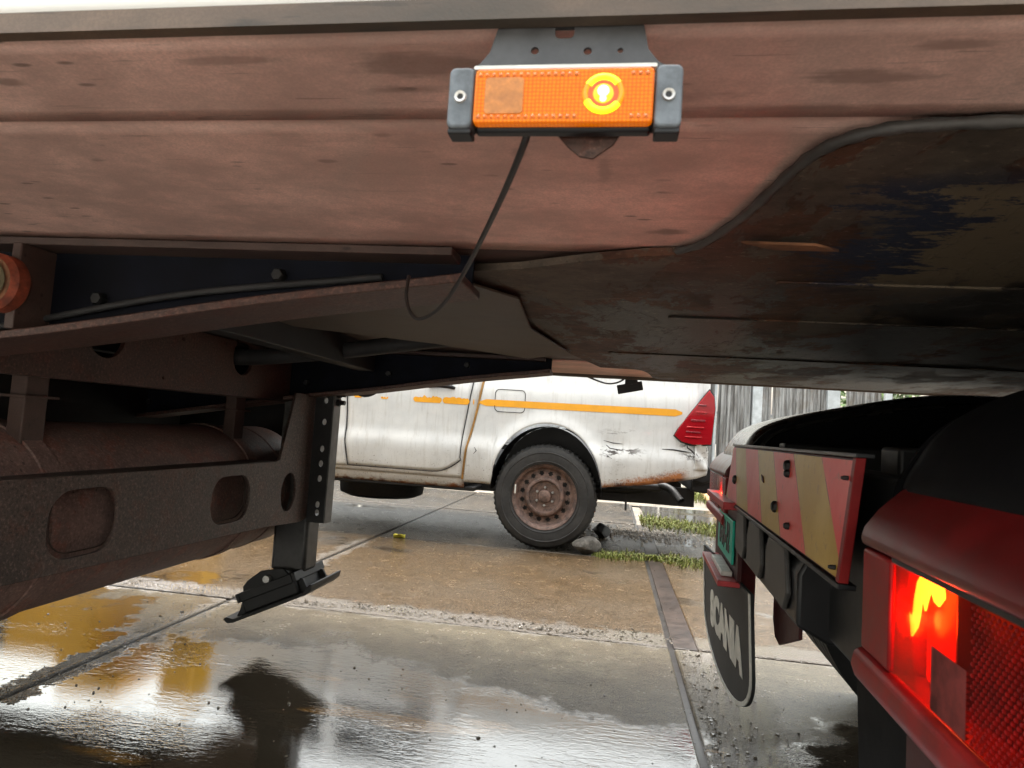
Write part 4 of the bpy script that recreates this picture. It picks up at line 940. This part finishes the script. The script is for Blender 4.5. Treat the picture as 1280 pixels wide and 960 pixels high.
# wheels
def tyre(cx, y0, sgn):
    n = 120; w = .255; R = WR; prof = [(.232,.035),(.240,.010),(.256,.003),(.260,.0),(.264,.003),(.300,-.002),(.318,-.001),(.322,-.004),(.327,-.004),(.330,.001),(.338,.002),(.362,.012),(.376,.026),(R,.045),(R,w-.045),(.376,w-.026),(.362,w-.012),(.338,w-.002),(.30,w+.002),(.262,w-.002),(.240,w-.010),(.232,w-.035)]
    m = MB().lathe(prof, (cx,y0,WZ), 'y', n)
    # shoulder lugs: lower every other segment of the shoulder ring
    mm = len(prof); 
    for k in range(n):
        if k % 2:
            for j in (12,13,14,15):
                x,y,z = m.v[k*mm+j]; d = .968 if j in (12,15) else .974
                m.v[k*mm+j] = (cx+(x-cx)*d, y, WZ+(z-WZ)*d)
    # flatten at the contact patch
    m.v = [(x,y,max(z,.0005)) for x,y,z in m.v]
    return m
def rim(cx, y0):
    m = MB(); n = 144; c = (cx,y0,WZ)
    # polar sheet with ventilation openings, outer face at smaller y
    pr = [(.240,.000),(.236,.010),(.222,.016),(.212,.034),(.206,.050),(.196,.056),(.188,.057),(.177,.057),(.166,.056),(.155,.054),(.146,.044),(.140,.026),(.128,.020),(.118,.022),(.110,.045),(.080,.050),(.050,.050),(.045,.030),(.035,.024),(.0005,.022)]
    base = []; mcount = len(pr)
    for k in range(n):
        a = 2*math.pi*k/n
        for r, o in pr: base.append((cx+r*math.cos(a), y0+o, WZ+r*math.sin(a)))
    fs = []
    for k in range(n):
        for j in range(mcount-1):
            ph = (k % 9)
            inhole = (j in (6,7,8) and ph in (3,4,5)) or (j == 7 and ph in (2,6))
            if inhole and j in (5,): inhole = False
            if inhole: continue
            fs.append((k*mcount+j, k*mcount+j+1, ((k+1)%n)*mcount+j+1, ((k+1)%n)*mcount+j))
    m.add(base, fs); return m
def wheel(cx, far):
    root = obj('wheel', tyre(cx, 0, 1), M['tyre'], P_, smooth=35)
    r_ = obj('rim', rim(cx, .004), M['rim'], root, smooth=40)
    obj('brake_drum', MB().lathe([(0,.085),(.21,.085),(.215,.10),(.215,.16),(0,.16)], (cx,0,WZ), 'y', 32), M['black_steel'], root)
    for k in range(6):
        a = 2*math.pi*(k+.5)/6
        obj('wheel_nut', MB().lathe([(0,.030),(.006,.030),(.010,.036),(.010,.052)], (cx+.066*math.cos(a),0,WZ+.066*math.sin(a)), 'y', 6), M['zinc'], root)
    if not far and cx > -1: obj('balance_weight', MB().box(cx-.222,cx-.212,-.006,.004,WZ+.01,WZ+.075), M['white_flap'], root, bevel=.002)
    root.location = Vector((0,NEAR+.012,0)) if not far else Vector((0,FAR-.012-2*MID+MID*2,0))
    if far:
        root.scale = (1,-1,1); root.location.y = FAR-.012
    return root
M['tyre'] = plain('dusty_tyre_rubber', (.024,.023,.022), .7, 0, .5, 50, bump=.3)
# the wheel meshes are built about y = 0, so undo the pickup's offset in y
for cx in (WX, WX-3.085):
    for far in (False, True):
        w_ = wheel(cx, far); w_.location.y -= 0 if far else 0
        # mesh vertices were shifted by -MID; compensate
        w_.location.y = (NEAR+.012-MID)+MID if not far else (FAR-.012-MID)-MID
obj('rear_axle', MB().tube([(WX,NEAR+.25,WZ),(WX,FAR-.25,WZ)], .06, 12), M['black_steel'], P_, smooth=40)
obj('differential', MB().lathe([(0,-.15),(.10,-.12),(.15,-.05),(.15,.05),(.10,.12),(0,.15)], (WX,MID,WZ), 'y', 20), M['black_steel'], P_, smooth=50)
obj('spare_wheel', MB().lathe([(.10,-.10),(.30,-.11),(.37,-.08),(.38,0),(.37,.08),(.30,.11),(.10,.10)], (-2.03,MID+.05,.30), 'z', 32), M['tyre'], P_, smooth=50)

# ================================================================== FENCE AND BACKGROUND
FY = 13.2
fence = thing('corrugated_fence', (4.0, FY, 0), 'grey brown corrugated sheet fence with metal posts behind the pickup', 'fence')
def corr(x0, x1, seed):
    r = random.Random(seed); m = MB(); pts = []; x = x0; k = 0
    pr = [(0,0),(.030,0),(.045,-.035),(.080,-.035),(.095,0)]
    while x < x1-.02:
        for dx, dy in pr[:-1]: pts.append((x+dx*1.2, FY+dy+r.uniform(-.004,.004)))
        x += .125
    top = 2.55+r.uniform(-.05,.05); n = len(pts)
    for px, py in pts: m.v += [(px,py,.05),(px,py,top)]
    m.f = [(2*i,2*i+2,2*i+3,2*i+1) for i in range(n-1)]
    return m
xx = -6.0; k = 0
while xx < 4.0:
    obj('fence_sheet', corr(xx, xx+1.0, k), M['sheet'], fence, solid=.003); xx += 1.0; k += 1
obj('fence_sheet', corr(4.32, 4.9, 77), M['sheet'], fence, solid=.003)
obj('fence_sheet', corr(6.2, 8.2, 78), M['sheet'], fence, solid=.003)
for px, w in ((1.50,.12),(1.92,.05),(2.62,.17),(3.95,.22),(-1.0,.12),(-3.5,.12),(4.95,.12),(6.15,.12)):
    obj('fence_post', MB().box(px,px+w,FY-.14,FY-.045,-.05,2.7), M['galv'], fence, bevel=.008)
for z in (.5,1.4,2.2): obj('fence_rail', MB().box(-6,8.2,FY+.02,FY+.07,z,z+.06), M['galv'], fence)
def tree(loc_, h, r, seed, label, n=2600):
    rd = random.Random(seed); t = thing('tree', loc_, label, 'tree', 'trees beyond the fence'); L = Vector(loc_)
    m = MB(); tips = []
    m.tube([L, L+Vector((.05,.02,h*.35)), L+Vector((-.03,.05,h*.7))], [.13,.10,.05], 8)
    for k in range(9):
        a = rd.uniform(0,6.28); s0 = L+Vector((0,0,h*rd.uniform(.25,.65))); e = s0+Vector((math.cos(a)*r*.7, math.sin(a)*r*.7, h*rd.uniform(.1,.35)))
        m.tube([s0, s0.lerp(e,.5)+Vector((0,0,.1)), e], [.05,.03,.012], 6); tips.append(e); tips.append(s0.lerp(e,.55))
    obj('trunk', m, M['timber_dark'], t)
    c = MB()
    for k in range(n):
        b = rd.choice(tips); p = b+Vector((rd.gauss(0,.32*r),rd.gauss(0,.32*r),rd.gauss(0,.28*r)))
        u = Vector((rd.gauss(0,1),rd.gauss(0,1),rd.gauss(0,1))).normalized(); v = u.orthogonal().normalized(); s_ = rd.uniform(.05,.10)
        c.add([p-u*s_, p+v*s_*.45, p+u*s_, p-v*s_*.45], [(0,1,2,3)])
    o = obj('crown', c, M['leaf'], t); return t
M['timber_dark'] = plain('bark', (.10,.075,.055), .85, 0, .4, 20)
tree((5.6, 15.6, 0), 3.4, 1.1, 3, 'small green tree showing through the gap in the fence')
tree((9.4, 17.5, 0), 4.0, 1.3, 5, 'green tree beyond the far right end of the fence')

# yellow generator and bollard between trailer and pickup: unseen stand-ins shaped for their reflection
yg = thing('yellow_dummy', (-3.95, 4.35, 0), 'yellow cased generator stand-in, shaped for its reflection in the water at the left edge', 'dummy')
gb = obj('casing', MB().prism([(-4.75,.30),(-3.30,.30),(-3.30,.86),(-3.10,.90),(-3.10,1.06),(-3.52,1.06),(-3.56,.87),(-4.75,.87)], 'y', 4.02, 4.68), M['yellow'], yg, bevel=.02)
obj('louvre_panel', MB().box(-4.06,-3.94,4.005,4.0195,.36,.84), M['grey_steel'], gb, bevel=.003)
for k in range(7): obj('louvre', MB().box(-4.62,-4.22,4.008,4.0195,.40+k*.06,.425+k*.06), M['black_steel'], gb, bevel=.002)
obj('skid', MB().box(-4.8,-3.1,4.05,4.65,.0,.29), M['black_steel'], yg, bevel=.01)
yb = thing('yellow_placeholder', (-2.78, 4.30, 0), 'yellow square bollard stand-in, shaped for its reflection in the water left of the landing leg', 'placeholder')
obj('post', MB().box(-2.90,-2.66,4.18,4.42,0,1.10), M['yellow'], yb, bevel=.02)
obj('dark_band', MB().box(-2.903,-2.657,4.177,4.423,.55,.72), M['black_steel'], yb, bevel=.004)

# ================================================================== SMALL THINGS ON THE GROUND
def rock(name, c, sx, sy, sz, seed, label, mat):
    rd = random.Random(seed); bm = bmesh.new(); bmesh.ops.create_icosphere(bm, subdivisions=3, radius=1)
    ph = [(Vector((rd.gauss(0,1),rd.gauss(0,1),rd.gauss(0,1))).normalized(), rd.uniform(.6,.95)) for _ in range(11)]
    for v in bm.verts:
        n = v.co.normalized(); k = min([1.0]+[d/max(.2,n.dot(u)) for u, d in ph if n.dot(u) > .2]); v.co = n*k*(1+rd.uniform(-.015,.015))
        v.co = Vector((v.co.x*sx, v.co.y*sy, v.co.z*sz))
    me = bpy.data.meshes.new(name); bm.to_mesh(me); bm.free(); me.materials.append(mat)
    for p in me.polygons: p.use_smooth = True
    me.set_sharp_from_angle(angle=rad(28))
    o = bpy.data.objects.new(name, me); COL.objects.link(o); o.location = c; tag(o, label, 'stone'); return o
rp = onZ(731,694,0)
rock('stone', (rp.x, rp.y+.08, .055), .115, .09, .075, 4, 'grey flat stone wedged behind the pickup wheel on the wet slab', M['stone'])
rp = onZ(752,672,0)
rock('stone', (rp.x, rp.y+.05, .05), .07, .08, .075, 14, 'small dark stone in the shade behind the rusty wheel', M['black_steel'])
def leafobj(c, s_, rz, label):
    m = MB().grid(lambda u,v: (c.x+(u-.5)*s_*math.cos(rz)-(v-.5)*s_*.55*math.sin(math.pi*u)*math.sin(rz), c.y+(u-.5)*s_*math.sin(rz)+(v-.5)*s_*.55*math.sin(math.pi*max(.02,u))*math.cos(rz), c.z+.012+.018*math.sin(u*3+v*4)), 8, 4)
    return tag(obj('fallen_leaf', m, M['leaf_yellow'], None, smooth=60, solid=.001), label, 'leaf')
leafobj(onZ(499,672,0), .09, .5, 'yellow fallen leaf on the brown slab left of the wheel')
pa, pb_ = onZ(862,602,.05), onZ(893,630,.05)
tag(obj('wooden_pole', MB().tube([pa, pa.lerp(pb_,.5), pb_+(pb_-pa)*.3], .05, 10), M['timber'], None, smooth=60), 'tan wooden pole lying on the ground behind the pickup bumper', 'pole')
def grass(name, poly_fn, n, seed, label, hmin=.006, hmax=.032):
    rd = random.Random(seed); m = MB()
    for k in range(n):
        x, y = poly_fn(rd); h = rd.uniform(hmin,hmax); a = rd.uniform(0,6.28); w = rd.uniform(.003,.007); lx, ly = math.cos(a)*h*rd.uniform(.2,.8), math.sin(a)*h*rd.uniform(.2,.8)
        px, py = -math.sin(a)*w, math.cos(a)*w
        m.add([(x-px,y-py,-.004),(x+px,y+py,-.004),(x+lx*.5+px*.7,y+ly*.5+py*.7,h*.7),(x+lx*.5-px*.7,y+ly*.5-py*.7,h*.7),(x+lx,y+ly,h)], [(0,1,2,3),(3,2,4)])
    return tag(obj(name, m, M['grass']), label, 'grass', kind='stuff')
def strip1(rd):
    x = rd.uniform(-.05,.86); yc_ = 4.93+.05*math.sin(x*5); return x+rd.gauss(0,.02), yc_+rd.gauss(0,.085)*(.15+abs(math.sin(x*6.3+1)*math.sin(x*2.1+.4))*1.3)
grass('grass_strip', strip1, 3200, 1, 'bright green grass growing in the slab joint behind the wheel')
def patch2(rd):
    x = rd.uniform(.35,1.75); return x, 7.0+rd.gauss(0,.25)+.15*math.sin(x*4)
grass('grass_patch', patch2, 4200, 2, 'green grass patch on the wet ground beyond the pickup', .01, .035)
def patch3(rd):
    return rd.uniform(.9,2.4), 10.6+rd.gauss(0,.5)
grass('grass_tuft', patch3, 2500, 6, 'thin green grass growing in front of the fence', .04, .14)
def patch4(rd):
    t = rd.random(); return lerp(-1.7,-.95,t)+rd.gauss(0,.02), lerp(3.0,2.96,t)+rd.gauss(0,.02)
# loose gravel by the far rear tyre
gm = MB(); rd = random.Random(12)
for k in range(700):
    x, y = rd.gauss(.25,.28), rd.gauss(6.15,.22); s_ = rd.uniform(.006,.02); a = rd.uniform(0,6)
    vs = [(x+s_*math.cos(a+q_*1.57)*rd.uniform(.7,1.1), y+s_*math.sin(a+q_*1.57)*rd.uniform(.7,1.1), .002) for q_ in range(4)]+[(x+rd.uniform(-.3,.3)*s_, y, s_*.9)]
    gm.add(vs, [(0,1,4),(1,2,4),(2,3,4),(3,0,4)])
tag(obj('gravel', gm, plain('gravel', (.26,.23,.19), .7, 0, .6, 60, bump=.3)), 'loose wet gravel on the ground behind the rusty wheel', 'gravel', kind='stuff')
for o in bpy.data.objects:
    if '_off' in o: del o['_off']
